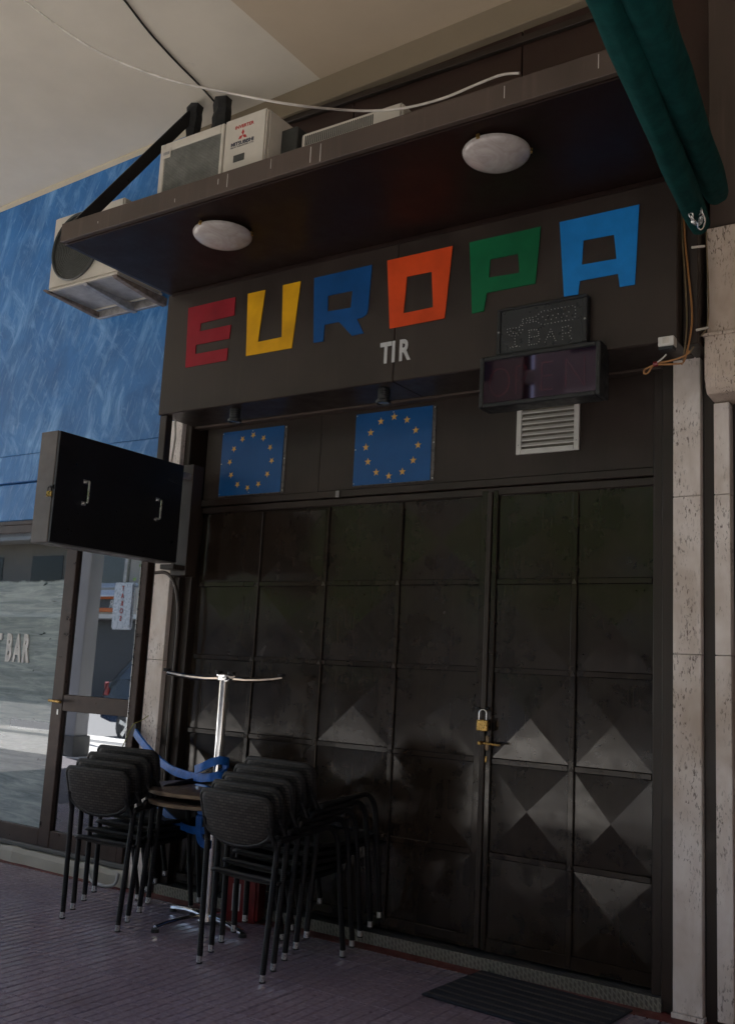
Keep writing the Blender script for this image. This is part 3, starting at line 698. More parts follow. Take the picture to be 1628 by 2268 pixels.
for q in ((x0+.0225, x1-.0225, z1-.022, z1), (x0+.0225, x1-.0225, z0, z0+.022)): MB().box(q[0], q[1], YO-.006, -.36, q[2], q[3]).build('frame_rail', plastic_black, os_, bevel=.004)
MB().box(x0+.0225, x1-.0225, YO, -.365, z0+.0225, z1-.0225).build('acrylic_face', acrylic, os_)
for ch, x in zip('OPEN', (.188, .325, .455, .575)):
    part(text('letter', ch, red_led, os_, Matrix.Translation((x, YO-.0006, 2.700)) @ FACING, .225, -.006, .0008, .74), 'faint dark red letter %s' % ch)
vt = thing('vent_grille', 'square white aluminium louvre vent under the OPEN sign', 'vent')
x0, x1, z0, z1 = .143, .487, 2.522, 2.80
MB().box(x0+.01, x1-.01, -.0125, -.0105, z0+.01, z1-.01).build('backing', vent_inside, vt)
for q in ((x0, x0+.028, z0, z1), (x1-.028, x1, z0, z1)): MB().box(q[0], q[1], -.028, -.0126, q[2], q[3]).build('frame_side', alu_white, vt, bevel=.002)
for q in ((x0+.0285, x1-.0285, z0, z0+.028), (x0+.0285, x1-.0285, z1-.02, z1)): MB().box(q[0], q[1], -.028, -.0126, q[2], q[3]).build('frame_rail', alu_white, vt, bevel=.002)
for k in range(8):
    z = z0+.041+k*.0288
    MB().prism_x([(-.0255, z), (-.0255, z+.006), (-.0135, z+.020), (-.0135, z+.014)], x0+.0285, x1-.0285).build('slat', alu_white, vt)
for x, z in ((x0+.013, z0+.05), (x1-.013, z0+.05)): MB().lathe([(.001, .002), (.003, .002), (.004, 0), (.001, 0)], (x, -.0282, z), 8, 'y').build('screw', galv, vt)
# ================================================================== air conditioners
def grille(b, x0, x1, z0, z1, y, n):
    for k in range(n):
        z = z0+(z1-z0)*k/(n-1); b.box(x0, x1, y, y+.006, z-.0016, z+.0016)
    for k in range(9):
        x = x0+(x1-x0)*k/8; b.box(x-.0012, x+.0012, y+.0065, y+.010, z0, z1)
ac = thing('air_conditioner', 'cream outdoor air conditioner with red logo standing on the canopy', 'air conditioner', (0, 0, 0), group='air conditioners')
ax0, ax1, ay, az0, az1 = -1.592, -.822, -1.055, 3.767, 4.232
xg = -1.118
MB().box(ax0, ax1, ay+.02, ay+.30, az0, az1).build('body', ac_white, ac, bevel=.014, seg=2)
MB().box(xg+.006, ax1-.002, ay, ay+.0195, az0+.01, az1-.006).build('front_panel', ac_white, ac, bevel=.009, seg=2)
fr = MB().box(ax0, ax0+.035, ay, ay+.0195, az0+.01, az1-.012).box(xg-.022, xg, ay, ay+.0195, az0+.01, az1-.012).box(ax0+.0351, xg-.0221, ay, ay+.0195, az1-.062, az1-.012)
fr.build('grille_frame', ac_white, ac, bevel=.004)
MB().box(ax0+.0355, xg-.0225, ay+.0145, ay+.019, az0+.012, az1-.063).build('grille_back', ac_dark, ac)
b = MB(); grille(b, ax0+.0356, xg-.0226, az0+.02, az1-.066, ay+.003, 44); o = b.build('fan_grille', simple('grey_grille_wire', (.20, .20, .18), .5), ac); o['kind'] = 'stuff'
MB().box(ax0+.018, ax0+.085, ay-.0035, ay-.0003, az1-.105, az1-.045).build('corner_plate', ac_white, ac, bevel=.001)
MB().box(ax0+.030, ax0+.076, ay-.0050, ay-.0037, az1-.085, az1-.068).build('badge', galv, ac)
MB().box(xg+.085, xg+.16, ay-.004, ay-.0003, 3.965, 4.005).build('hand_grip', ac_dark, ac, bevel=.002)
text('printed_lettering', 'INVERTER', red_print, ac, Matrix.Translation((xg+.145, ay-.0008, 4.155)) @ FACING @ Matrix.Shear('XY', 4, (.25, 0)), .026, .0007, .001, 1.1, 'CENTER')
text('printed_lettering', 'MITSUBISHI', navy_print, ac, Matrix.Translation((xg+.138, ay-.0008, 4.062)) @ FACING, .027, .0012, .001, 1.15, 'CENTER')
text('printed_lettering', 'HEAVY INDUSTRIES, LTD.', navy_print, ac, Matrix.Translation((xg+.138, ay-.0008, 4.049)) @ FACING, .0115, .0, .001, 1.25, 'CENTER')
def diamond(c, an, L=.034, W=.019):
    d = (math.sin(an), math.cos(an)); s = (d[1], -d[0])
    return [c, (c[0]+d[0]*L/2+s[0]*W/2, c[1]+d[1]*L/2+s[1]*W/2), (c[0]+d[0]*L, c[1]+d[1]*L), (c[0]+d[0]*L/2-s[0]*W/2, c[1]+d[1]*L/2-s[1]*W/2)]
for an in (0, R_(120), R_(240)):
    plate('logo_diamond', [diamond((xg+.138, 4.110), an)], ay-.0012, .001, red_print, ac)
MB().box(ax1+.001, ax1+.11, ay+.12, ay+.27, az0+.03, az1-.08).build('valve_cover', ac_dark, ac, bevel=.006)
for x in (ax0+.12, ax1-.10): MB().box(x-.02, x+.02, ay+.03, ay+.29, 3.7655, 3.7668).build('rubber_foot', rubber, ac)

a2 = thing('air_conditioner', 'old white air conditioner with a black fan ring on the blue wall', 'air conditioner', (0, 0, 0), group='air conditioners')
x0, x1, y0, y1, z0, z1 = -3.145, -2.455, -.55, -.15, 3.83, 4.355
MB().box(x0, x1, y0, y1, z0+.004, z1).build('body', ac_white, a2, bevel=.010, seg=2)
for ya_, yb_ in ((y0-.004, y0+.02), (y1-.02, y1)): MB().box(x0-.004, x1+.004, ya_, yb_, z0-.012, z0+.003).build('base_rail', ac_white, a2, bevel=.003)
MB().box(x0+.01, x1-.01, y0+.021, y1-.021, z0-.006, z0+.0035).build('base_pan', ac_under, a2)
cxx, czz = -2.885, 4.095
MB().lathe([(.222, .001), (.238, .004), (.242, .014), (.234, .019), (.224, .016), (.220, .006)], (cxx, y0-.0005, czz), 40, 'y').build('fan_ring', simple('dark_grey_fan_ring', (.035, .038, .038), .45), a2, smooth=True)
MB().lathe([(.001, .0035), (.2195, .0035), (.2195, .0015), (.001, .0015)], (cxx, y0-.0005, czz), 40, 'y').build('fan_disc', simple('fan_disc_dark_grey', (.040, .044, .042), .5), a2)
b = MB()
for r in range(1, 14):
    rr = .0165*r+.006; b.lathe([(rr-.0012, .0125), (rr+.0012, .0125), (rr+.0012, .0145), (rr-.0012, .0145)], (cxx, y0-.0005, czz), 32, 'y')
o = b.build('fan_guard', ac_dark, a2); o['kind'] = 'stuff'
MB().lathe([(.001, .018), (.024, .018), (.026, .012), (.001, .012)], (cxx+.03, y0-.001, czz+.0), 18, 'y').build('hub', alu_white, a2, smooth=True)
MB().prism_x([(-.60, 3.815), (-.09, 3.815), (-.09, 3.775), (-.16, 3.775), (-.56, 3.805)], x0+.01, x0+.045).build('bracket', rusty, a2, bevel=.002)
MB().prism_x([(-.56, 3.814), (-.10, 3.814), (-.10, 3.760), (-.20, 3.760), (-.54, 3.800)], -2.78, -2.74).build('bracket', galv, a2, bevel=.002)
MB().prism_x([(-.56, 3.815), (-.10, 3.815), (-.10, 3.760), (-.20, 3.760), (-.54, 3.800)], x1-.04, x1-.0).build('bracket', rusty, a2, bevel=.002)
MB().box(x0+.02, x1-.02, -.13, -.1005, 3.77, 3.83).build('wall_rail', galv, a2, bevel=.003)

a3 = thing('air_conditioner', 'low white slatted air conditioner lying on the canopy in the middle', 'air conditioner', (0, 0, 0), group='air conditioners')
x0, x1, y0, y1, z0, z1 = -.69, -.075, -.93, -.70, 3.766, 4.098
MB().box(x0, x1, y0, y1, z0, z1).build('body', ac_white, a3, bevel=.012, seg=2)
b = MB()
for k in range(34): b.box(x0+.03+k*.0125, x0+.036+k*.0125, y0-.003, y0-.0003, z1-.075, z1-.022)
o = b.build('air_slots', ac_dark, a3); o['kind'] = 'stuff'
# black fixings by the ceiling behind the first unit
for lab, px, py, w0, w1, hh in (('tattered black rubber fixing at the top of the tie bar by the ceiling', 430, 278, .035, .055, .13), ('black rubber fixing under the ceiling behind the logo air conditioner', 492, 262, .06, .055, .13)):
    p = at(px, py, y=-.33); n_ = 7; rings = []
    for k in range(n_):
        u = k/(n_-1); hw = w0+(w1-w0)*u**3+random.uniform(-.006, .006); z = p.z-hh+2*hh*u
        rings.append([(p.x-hw, -.36+random.uniform(-.01, .01), z), (p.x+random.uniform(-.02, .02), -.385, z), (p.x+hw, -.36, z+random.uniform(-.006, .006)), (p.x+hw*.9, -.30, z), (p.x-hw*.9, -.30, z)])
    tag(MB().loft(rings).build('rubber_fixing', rubber), lab, 'fixing')

# ================================================================== black cabinet on a bracket
cb = thing('hanging_cabinet', 'black metal box sign standing out from the wall with two handles', 'cabinet')
x0, x1, y0, y1, z0, z1 = -2.112, -1.975, -1.246, -.305, 1.962, 2.570
MB().box(x0, x1, y0, y1, z0, z1).build('body', cabinet_grey, cb, bevel=.003)
MB().box(x1+.001, x1+.018, y0+.003, y1, z0+.003, z1-.003).build('door', black_metal, cb, bevel=.002)
Lz = zm(0, 1550, 900); xf = x1+.018
for (ax, ay_), (bx_, by_) in (((600, 575), (588, 725)), ((1105, 700), (1095, 835))):
    p, q = at(*Lz(ax, ay_), x=xf), at(*Lz(bx_, by_), x=xf); y = (p.y+q.y)/2
    MB().tube(rounded([(xf, y, p.z), (xf+.035, y, p.z), (xf+.035, y, q.z), (xf, y, q.z)], .008), .0065, 8).box(xf, xf+.004, y-.014, y+.014, p.z-.010, p.z+.012).box(xf, xf+.004, y-.014, y+.014, q.z-.012, q.z+.010).build('handle', steel, cb, smooth=True)
for py_ in (572,):
    p = at(*Lz(1240, py_), x=xf); MB().prism_x([(p.y-.07, p.z+.005), (p.y+.045, p.z+.018), (p.y+.045, p.z-.018), (p.y-.07, p.z-.005)], xf+.0005, xf+.004).build('hinge', plastic_black, cb, bevel=.001)
MB().box(-2.09, -1.99, -.304, -.11, 2.50, 2.54).build('wall_bracket', galv, cb, bevel=.003)
MB().box(-2.10, -1.985, -.30, -.12, 1.93, 1.96).build('wall_bracket', frame_brown, cb, bevel=.003)
MB().box(-2.11, -1.98, -.20, -.105, 1.90, 2.60).build('back_post', frame_brown, cb, bevel=.003)
p = at(*Lz(378, 620), y=y0-.012)
pk2 = thing('padlock', 'small brass padlock on the edge of the black hanging box', 'padlock', (x1-.002, y0-.014, p.z-.012), .2)
MB().box(-.017, .017, -.007, .007, -.03, 0).build('body', brass, pk2, bevel=.003)
MB().tube([(-.011, 0, 0), (-.011, 0, .014)]+[(-.011*math.cos(a), 0, .014+.011*math.sin(a)) for a in [math.pi*k/8 for k in range(1, 8)]]+[(.011, 0, .014), (.011, 0, 0)], .003, 8).build('shackle', rubber, pk2, smooth=True)
MB().box(x1-.012, x1+.014, y0-.010, y0-.0005, p.z+.005, p.z+.022).build('hasp', black_metal, cb, bevel=.002)
sp = thing('sign_support', 'dark vertical steel support below the left end of the sign box', 'post')
MB().box(-2.132, -2.075, -.375, -.32, 2.58, 2.884).build('post', frame_brown, sp, bevel=.003)
MB().tube([(-2.065, -.31, 2.6), (-2.06, -.30, 2.75), (-2.062, -.31, 2.88)], .006).build('cable', cable_white, sp, smooth=True)
cdt = tag(MB().tube(smooth_path([(-2.28, -.16, 1.925), (-2.20, -.15, 1.925), (-2.135, -.145, 1.88), (-2.10, -.13, 1.78), (-2.085, -.12, 1.62), (-2.085, -.12, 1.3), (-2.085, -.12, .4)], 6), .011, 10).build('bent_conduit', simple('dark_conduit', (.06, .05, .045), .45, .3), smooth=True), 'thin bent conduit curving down beside the metal door under the hanging box', 'conduit')

# ================================================================== junction box and cables at the right
jb = thing('junction_box', 'small white junction box on the lower right end of the sign', 'junction box', (1.048, YS-.002, 2.850))
MB().box(-.035, .035, -.048, .0, 0, .044).build('box', alu_white, jb, bevel=.003)
MB().box(-.033, .033, -.046, -.004, -.016, -.0005).build('bottom', plastic_black, jb, bevel=.002)
MB().box(-.014, .014, -.0505, -.0485, .012, .038).build('sticker', tie_white, jb)
def cable(label, pts, r, m, name='cable', n=6, y=None):
    return tag(MB().tube(smooth_path(pts, n), r, 8).build(name, m, smooth=True), label, 'cable')
Pz = zm(2300, 1200, 2848, 1554)
def dp(px, py, y): return at(px, py, y=y)
loop = [dp(*Pz(*q), -.40) for q in ((970, 590), (820, 600), (690, 605), (600, 635), (555, 665), (548, 695), (575, 705), (605, 680), (640, 625), (700, 585), (800, 570), (900, 545), (1010, 500), (1050, 450))]
cable('coiled orange cable loop hanging under the white junction box', loop, .0045, cable_orange)
cable('orange brown cable running down beside the sign to the cable loop', [dp(*q, -.34) for q in ((1513, 470), (1517, 540), (1524, 610), (1531, 680), (1530, 730), (1518, 790), (1508, 808))], .0045, cable_orange)
cable('olive cable running down close to the right end of the sign', [dp(*q, -.335) for q in ((1509, 470), (1511, 540), (1516, 610), (1520, 690), (1519, 740), (1512, 800))], .004, cable_olive)
cable('thin olive cable down the edge of the upper travertine stone', [dp(*q, -.28) for q in ((1562, 480), (1565, 560), (1568, 640), (1566, 720), (1545, 752), (1525, 785))], .0035, cable_olive)
cable('short white cable from the junction box into the coil', [dp(*Pz(*q), -.41) for q in ((795, 490), (760, 530), (695, 580))], .004, cable_white)
tw = tag(MB().tube([dp(*Pz(655, 600), -.40), dp(*Pz(705, 592), -.40)], .012, 8).build('red_tape', can_red, smooth=True), 'red tape binding the orange cable coil', 'tape')
for (a1, b1) in (((1125, 225), (1255, 195)),):
    tag(MB().tube([dp(*Pz(*a1), -.335), dp(*Pz(*b1), -.30)], .006, 6).build('cable_tie', tie_white), 'white tie holding the cables above the capital', 'cable tie')
tag(MB().tube([dp(1531, 548, -.335), dp(1560, 545, -.30)], .006, 6).build('cable_tie', tie_white), 'white tie holding the cables under the green rolls', 'cable tie')

# ceiling cables
cable('white cable hanging in a long curve from the ceiling to the canopy', [Vector((-2.235, -1.6, ceil_z(-2.2)-.01))]+[along(*q) for q in ((140, 65, 4.75), (240, 125, 4.65), (370, 175, 4.5), (505, 205, 4.4), (650, 232, 4.3))]+[dp(790, 245, -1.20), dp(890, 240, -1.21), dp(980, 218, -1.21), dp(1060, 185, -1.21), dp(1110, 166, -1.21), dp(1150, 162, -1.215)], .0056, cable_white)
_bk = [at(*q, z=5.04) for q in ((255, -20), (275, 0), (330, 70), (390, 135), (440, 185), (500, 250))]
cable('black cable fixed along the pale ceiling', [Vector((p.x, p.y, ceil_z(p.x)-.006)) for p in _bk], .006, cable_black)

# ================================================================== rolled green awnings
def roll(label, p0, p1, r0, r1, ext):
    a, b = p0, p1; d = (b-a); pts_ = [a+d*(t*ext) for t in [i/16 for i in range(17)]]
    up = Vector((0, 0, 1)); L = d.length*ext
    for i, p in enumerate(pts_): p.z -= .03*math.sin(math.pi*i/16)
    t = thing('awning_roll', label, 'awning', (0, 0, 0), group='rolled green awnings')
    rr = [r0+(r1-r0)*min(1, i/16)+random.uniform(-.0025, .0025) for i in range(17)]; rr[0] *= .82
    N_ = 56; b = MB(); rings = []; ax = (pts_[-1]-pts_[0]).normalized(); e1 = ax.orthogonal().normalized(); e2 = ax.cross(e1); ph = random.uniform(0, 6)
    for i in range(N_+1):
        u = i/N_*16; k = min(int(u), 15); p = pts_[k].lerp(pts_[k+1], u-k); r_ = rr[k]+(rr[k+1]-rr[k])*(u-k); ring = []
        for q in range(36):
            a_ = 2*math.pi*q/36
            f = 1+.055*math.sin(2*a_+ph+i*.06)+.030*math.sin(5*a_-i*.17+ph)+.016*math.sin(9*a_+i*.5)+.02*math.sin(i*.83+3*a_)
            ring.append(p+e1*(r_*f*math.cos(a_))+e2*(r_*f*math.sin(a_)))
        rings.append(ring)
    b.loft(rings).build('rolled_cloth', green_cloth, t, smooth=True)
    return t
A0, A1 = along(1550, 500, 4.22), along(1352, -4, 2.72); Bq0, Bq1 = along(1585, 425, 4.15), along(1436, -4, 2.75)
r1 = roll('lower rolled green cloth awning with a chain at its end, top right', A0, A1, .046, .050, 1.9)
r2 = roll('upper rolled green cloth awning at the right edge of the roll pair', Bq0, Bq1, .062, .060, 1.9)
ch = thing('chain', 'short steel chain with a snap hook hanging from the green awning roll', 'chain', (0, 0, 0))
cp_ = [along(*q, 3.97) for q in ((1528, 462), (1530, 478), (1537, 492), (1545, 494))]+[along(*q, 3.97) for q in ((1551, 490), (1553, 476), (1552, 462))]
path = smooth_path(cp_, 3)
def link_ring(c, dirv, L, W, r, b, side):
    u = dirv.normalized(); s = side.normalized()
    ring = [c+u*(L/2)*math.cos(2*math.pi*k/12)+s*(W/2)*math.sin(2*math.pi*k/12) for k in range(13)]; b.tube(ring, r, 5, cap=False)
for i in range(0, len(path)-1, 2):
    c = (path[i]+path[min(i+1, len(path)-1)])/2; dv = path[min(i+2, len(path)-1)]-path[i]
    if dv.length < 1e-4: continue
    sd_ = RT if (i//2) % 2 else fw
    b = MB(); link_ring(c, dv, .030, .016, .0028, b, (sd_-dv.normalized()*sd_.dot(dv.normalized()))); b.build('chain_link', steel, ch, smooth=True)
b = MB(); c = along(1552, 492, 3.96); link_ring(c, UP+RT*.1, .062, .030, .0035, b, RT); b.build('snap_hook', chrome, ch, smooth=True)

# ================================================================== chairs
def make_chair():
    t = thing('stacking_chair', 'x', 'chair')
    for s in (-1, 1):
        p = rounded([(s*.198, -.285, .034), (s*.222, -.268, .575), (s*.226, -.262, .600), (s*.228, .10, .635), (s*.224, .165, .575), (s*.198, .285, .034)], .07, 6)
        MB().tube(p, .0138, 10).build('side_frame', wicker_tube, t, smooth=True)
        MB().tube([(s*.221, -.270, .56), (s*.200, -.315, .66)], .0125, 8).build('back_post', wicker_tube, t, smooth=True)
        for y in (-.285, .285):
            cap = MB().lathe([(.001, .034), (.0135, .034), (.0135, .006), (.001, .006)], (s*.198, y, 0), 14).build('foot_cap', steel, t, smooth=True)
            MB().lathe([(.001, .0058), (.015, .0058), (.0145, 0), (.001, 0)], (s*.198, y, 0), 14).build('rubber_tip', rubber, cap)
    # seat: woven panel with rounded rim, nesting height
    b = MB(); n = 10; rings = []
    for i in range(n+1):
        u = i/n; y = -.225+.44*u; zc = .418-.012*math.sin(math.pi*u)+(.010*u); hw = .195+.012*u
        ring = []
        for k in range(13):
            v = -1+2*k/12; ring.append((hw*v, y, zc-.010*(1-v*v)))
        ring += [(hw*v, y, zc-.018-.010*(1-v*v)) for v in [1-2*k/12 for k in range(13)]]
        rings.append(ring)
    b.loft(rings).build('seat', wicker_seat, t, smooth=True)
    MB().tube(rounded([(-.213, -.225, .41), (-.19, -.232, .415), (.19, -.232, .415), (.213, -.225, .41)], .02), .011, 8).build('seat_rail', wicker_tube, t, smooth=True)
    MB().tube(rounded([(-.214, .20, .41), (-.19, .222, .424), (.19, .222, .424), (.214, .20, .41)], .02), .011, 8).build('seat_rail', wicker_tube, t, smooth=True)
    # backrest: trapezoid with rounded top corners and a curved lower edge
    top, out = .785, []
    def corner(cx, cz, r, a0, a1, n=6): return [(cx+r*math.cos(R_(a0+(a1-a0)*k/n)), cz+r*math.sin(R_(a0+(a1-a0)*k/n))) for k in range(n+1)]
    out += corner(.178, top-.038, .038, 0, 90)+corner(-.178, top-.038, .038, 90, 180)
    out += [(-.213, .69), (-.208, .640), (-.190, .608), (-.145, .581), (-.075, .562), (0, .556), (.075, .562), (.145, .581), (.190, .608), (.208, .640), (.213, .69)]
    def by(x, z): return -.275-.26*(z-.557)-.020*(1-(x/.217)**2)
    cen = (0, .675); b = MB(); rings = []
    for k, (sc, off) in enumerate(((.0, -.013), (.5, -.013), (.86, -.014), (.955, -.013), (1.0, -.005), (1.005, .004), (.97, .013), (.86, .013), (.5, .012), (.0, .012))):
        ring = []
        for x, z in out:
            X, Z = cen[0]+(x-cen[0])*max(sc, .01), cen[1]+(z-cen[1])*max(sc, .01); ring.append((X, by(X, Z)+off, Z))
        rings.append(ring)
    b.loft(rings, cap=True).build('backrest', wicker_panel, t, smooth=True)
    MB().tube([Vector((x*1.002, by(x, z)-.001, z)) for x, z in out+out[:1]],   .0135, 8, cap=False).build('rim', wicker_seat, t, smooth=True)
    return t
proto = make_chair()
used = False
def stack(cx, cy, rz, n, where, grp):
    global used
    names = {0: 'bottom', n-1: 'top'}
    ordn = ['bottom', 'second from the bottom', 'third from the bottom', 'fourth from the bottom']
    for k in range(n):
        nm = 'topmost' if k == n-1 else ordn[k]
        dy, dz = .0715*k, .0335*k
        yw = random.uniform(-1, 1)*R_(.9)*(k > 0); ox = random.uniform(-.005, .005)*(k > 0)
        loc = (cx-math.sin(rz)*dy+ox, cy+math.cos(rz)*dy+random.uniform(-.004, .004)*(k > 0), dz)
        lab = 'dark wicker armchair, %s in the stack %s' % (nm, where)
        if not used:
            proto.location = loc; proto.rotation_euler = (0, 0, rz+yw); tag(proto, lab, 'chair', grp); used = True
        else: dup(proto, loc, rz+yw, lab, grp)
stack(-.742, -.668, R_(-3.0), 5, 'of five by the metal door', 'stacked armchairs by the metal door')
stack(-1.836, -.567, R_(3.8), 4, 'of four by the shop front', 'stacked armchairs by the shop front')

# ================================================================== tables, one upside down on the other
def table(label, loc, rz, flip):
    t = thing('bistro_table', label, 'table', loc, rz, 'bistro tables')
    H_ = .655
    MB().lathe([(.001, H_), (.365, H_), (.372, H_-.005), (.372, H_-.021), (.365, H_-.026), (.001, H_-.026)], n=44).build('tabletop', table_wood, t, smooth=True)
    MB().lathe([(.3725, H_-.004), (.3755, H_-.006), (.3755, H_-.022), (.3725, H_-.024)], n=44).build('rim', table_rim, t, smooth=True)
    MB().lathe([(.001, .05), (.026, .05), (.026, H_-.045), (.12, H_-.0385), (.12, H_-.0265), (.001, H_-.0265)], n=24).build('column', chrome, t, smooth=True)
    MB().lathe([(.001, .0495), (.045, .0495), (.048, .02), (.001, .018)], n=20).build('hub', chrome, t, smooth=True)
    for k in range(4):
        a = math.pi/2*k; d = Vector((math.cos(a), math.sin(a), 0))
        pth = [d*r+Vector((0, 0, z)) for r, z in ((.035, .040), (.11, .043), (.19, .039), (.26, .031), (.318, .021))]
        arm = MB().tube(pth, .01, 10, flat=(.0145, .019)).build('foot_arm', chrome, t, smooth=True)
        cp = d*.318; MB().lathe([(.001, .016), (.020, .016), (.022, 0), (.001, 0)], (cp.x, cp.y, 0), 14).build('glide', rubber, arm)
    if flip: t.rotation_euler = (math.pi, 0, rz)
    return t
table('upright chrome-legged bistro table between the chair stacks', (-1.415, -.40, 0), R_(78), False)
table('upside-down bistro table whose chrome column and feet point up', (-1.418, -.395, 1.335), R_(-42), True)

# blue strap tied round the tables, string, hose, red container
def ribbon(label, pts, w, th, m, name='strap', n=6):
    P = smooth_path(pts, n); b = MB(); rings = []
    for i, p in enumerate(P):
        t = (P[min(i+1, len(P)-1)]-P[max(i-1, 0)]).normalized(); s = Vector((0, 0, 1)); s = (s-t*s.dot(t)); s = s.normalized() if s.length > .2 else Vector((1, 0, 0)); q = t.cross(s)
        ww = w*(1+.04*math.sin(i*.7))
        rings.append([p+s*ww/2+q*th/2, p+s*ww/2-q*th/2, p-s*ww/2-q*th/2, p-s*ww/2+q*th/2])
    return tag(b.loft(rings).build(name, m, bevel=0), label, 'strap')
ribbon('blue strap sagging from the shop front to the chrome table column', [(-2.33, -.165, .93), (-2.22, -.20, .875), (-2.05, -.24, .80), (-1.85, -.30, .752), (-1.65, -.36, .742), (-1.50, -.42, .752), (-1.41, -.445, .765), (-1.37, -.42, .775), (-1.38, -.37, .785)], .045, .014, strap_blue)
ribbon('blue strap loop wound high round the chrome table column', [(-1.55, -.43, .79), (-1.47, -.46, .815), (-1.41, -.45, .845), (-1.375, -.42, .855), (-1.38, -.36, .84), (-1.44, -.35, .80)], .042, .014, strap_blue)
ribbon('lower blue strap drooping under the table tops', [(-1.87, -.37, .56), (-1.78, -.39, .52), (-1.66, -.41, .482), (-1.55, -.43, .470), (-1.46, -.445, .478), (-1.395, -.43, .49)], .038, .012, strap_blue)
ribbon('blue strap loop hanging down beside the chrome table column', [(-1.40, -.44, .60), (-1.455, -.45, .60), (-1.475, -.45, .54), (-1.47, -.45, .46), (-1.44, -.45, .415), (-1.39, -.44, .41)], .038, .012, strap_blue)
MB().box(-2.365, -2.325, -.168, -.135, .90, .98).build('strap_clip', plastic_black); tag(bpy.data.objects['strap_clip'], 'dark clip fixing the blue strap to the shop front', 'clip')
tag(MB().tube(smooth_path([dp(330, 1585, -.16), dp(312, 1597, -.18), dp(297, 1604, -.22), dp(285, 1625, -.25), dp(272, 1655, -.28), dp(258, 1690, -.32)], 6), .003, 6).build('string', string_m, smooth=True), 'thin yellow green string hanging from the stone pilaster', 'string')
tag(MB().tube(smooth_path([(-2.60, -.20, .10), (-2.58, -.205, .05), (-2.53, -.215, .016), (-2.45, -.225, .012), (-2.39, -.215, .012), (-2.35, -.20, .03), (-2.34, -.19, .09)], 6), .010, 10).build('hose', hose_m, smooth=True), 'pale grey hose end curling on the tiles by the plinth', 'hose')
rd = thing('red_canister', 'red plastic container with a white label behind the tall chair stack', 'container', (-1.33, -.20, 0), R_(20))
MB().box(-.10, .10, -.07, .07, 0, .24).build('body', can_red, rd, bevel=.015, seg=2)
MB().lathe([(.001, .285), (.025, .285), (.028, .2405), (.001, .2405)], (.04, 0, 0), 14).build('cap', plastic_black, rd, smooth=True)
MB().box(-.045, .0, -.0715, -.0701, .06, .20).build('label_sticker', label_white, rd)

# doormat
dm = thing('doormat', 'dark striped doormat in front of the door step', 'doormat', (.085, -.125, 0), R_(-4))
MB().box(0, .75, -.50, 0, .001, .010).build('pile', mat_navy, dm, bevel=.003)
for k in range(7): MB().box(.012, .738, -.475+k*.068, -.458+k*.068, .0101, .0125).build('rib', mat_rib, dm)
# ================================================================== the street behind the viewer (seen in the glass and the glossy paint)
def arc_column(label, x, y, w, d):
    t = thing('arcade_column', label, 'column', (x, y, 0), group='arcade columns')
    MB().box(-w/2, w/2, -d/2, d/2, -.01, ceil_z(x)-.005).build('shaft', column_stone, t, bevel=.01)
    MB().box(-w/2-.03, w/2+.03, -d/2-.03, d/2+.03, -.009, .28).build('base', concrete_dark, t, bevel=.01)
    return t
arc_column('grey arcade column reflected in the glass door', -9.08, -5.25, .34, .24)
arc_column('arcade column behind the viewer on the street side', 1.9, -5.45, .5, .45)
arc_column('arcade column behind the viewer opposite the sign', -3.55, -5.35, .5, .45)
ts = thing('blade_sign', 'silver hanging sign with red vertical letters reflected in the glass door', 'sign', (-8.25, -5.22, 0))
MB().box(-.20, .20, -.03, .03, 1.79, 2.45).build('box', simple('silver_sign_face', (.5, .53, .6), .3, .3, .05), ts, bevel=.02, seg=2)
for k, c_ in enumerate('TAROS'):
    text('letter', c_, red_print, ts, Matrix.Translation((.0, .034, 2.33-.105*k)) @ Matrix.Rotation(math.pi, 4, 'Z') @ FACING, .10, .002, .003, .8, 'CENTER')
MB().box(-.03, .03, -.02, .02, 2.46, ceil_z(-8.2)).build('hanger', galv, ts)
tag(MB().lathe([(.001, 1.1), (.045, 1.1), (.055, 1.05), (.055, -.005), (.001, -.005)], (-10.6, -6.75, 0), 16).build('bollard', simple('green_bollard_paint', (.02, .16, .11), .5), smooth=True), 'green bollard on the kerb reflected in the glass door', 'bollard')

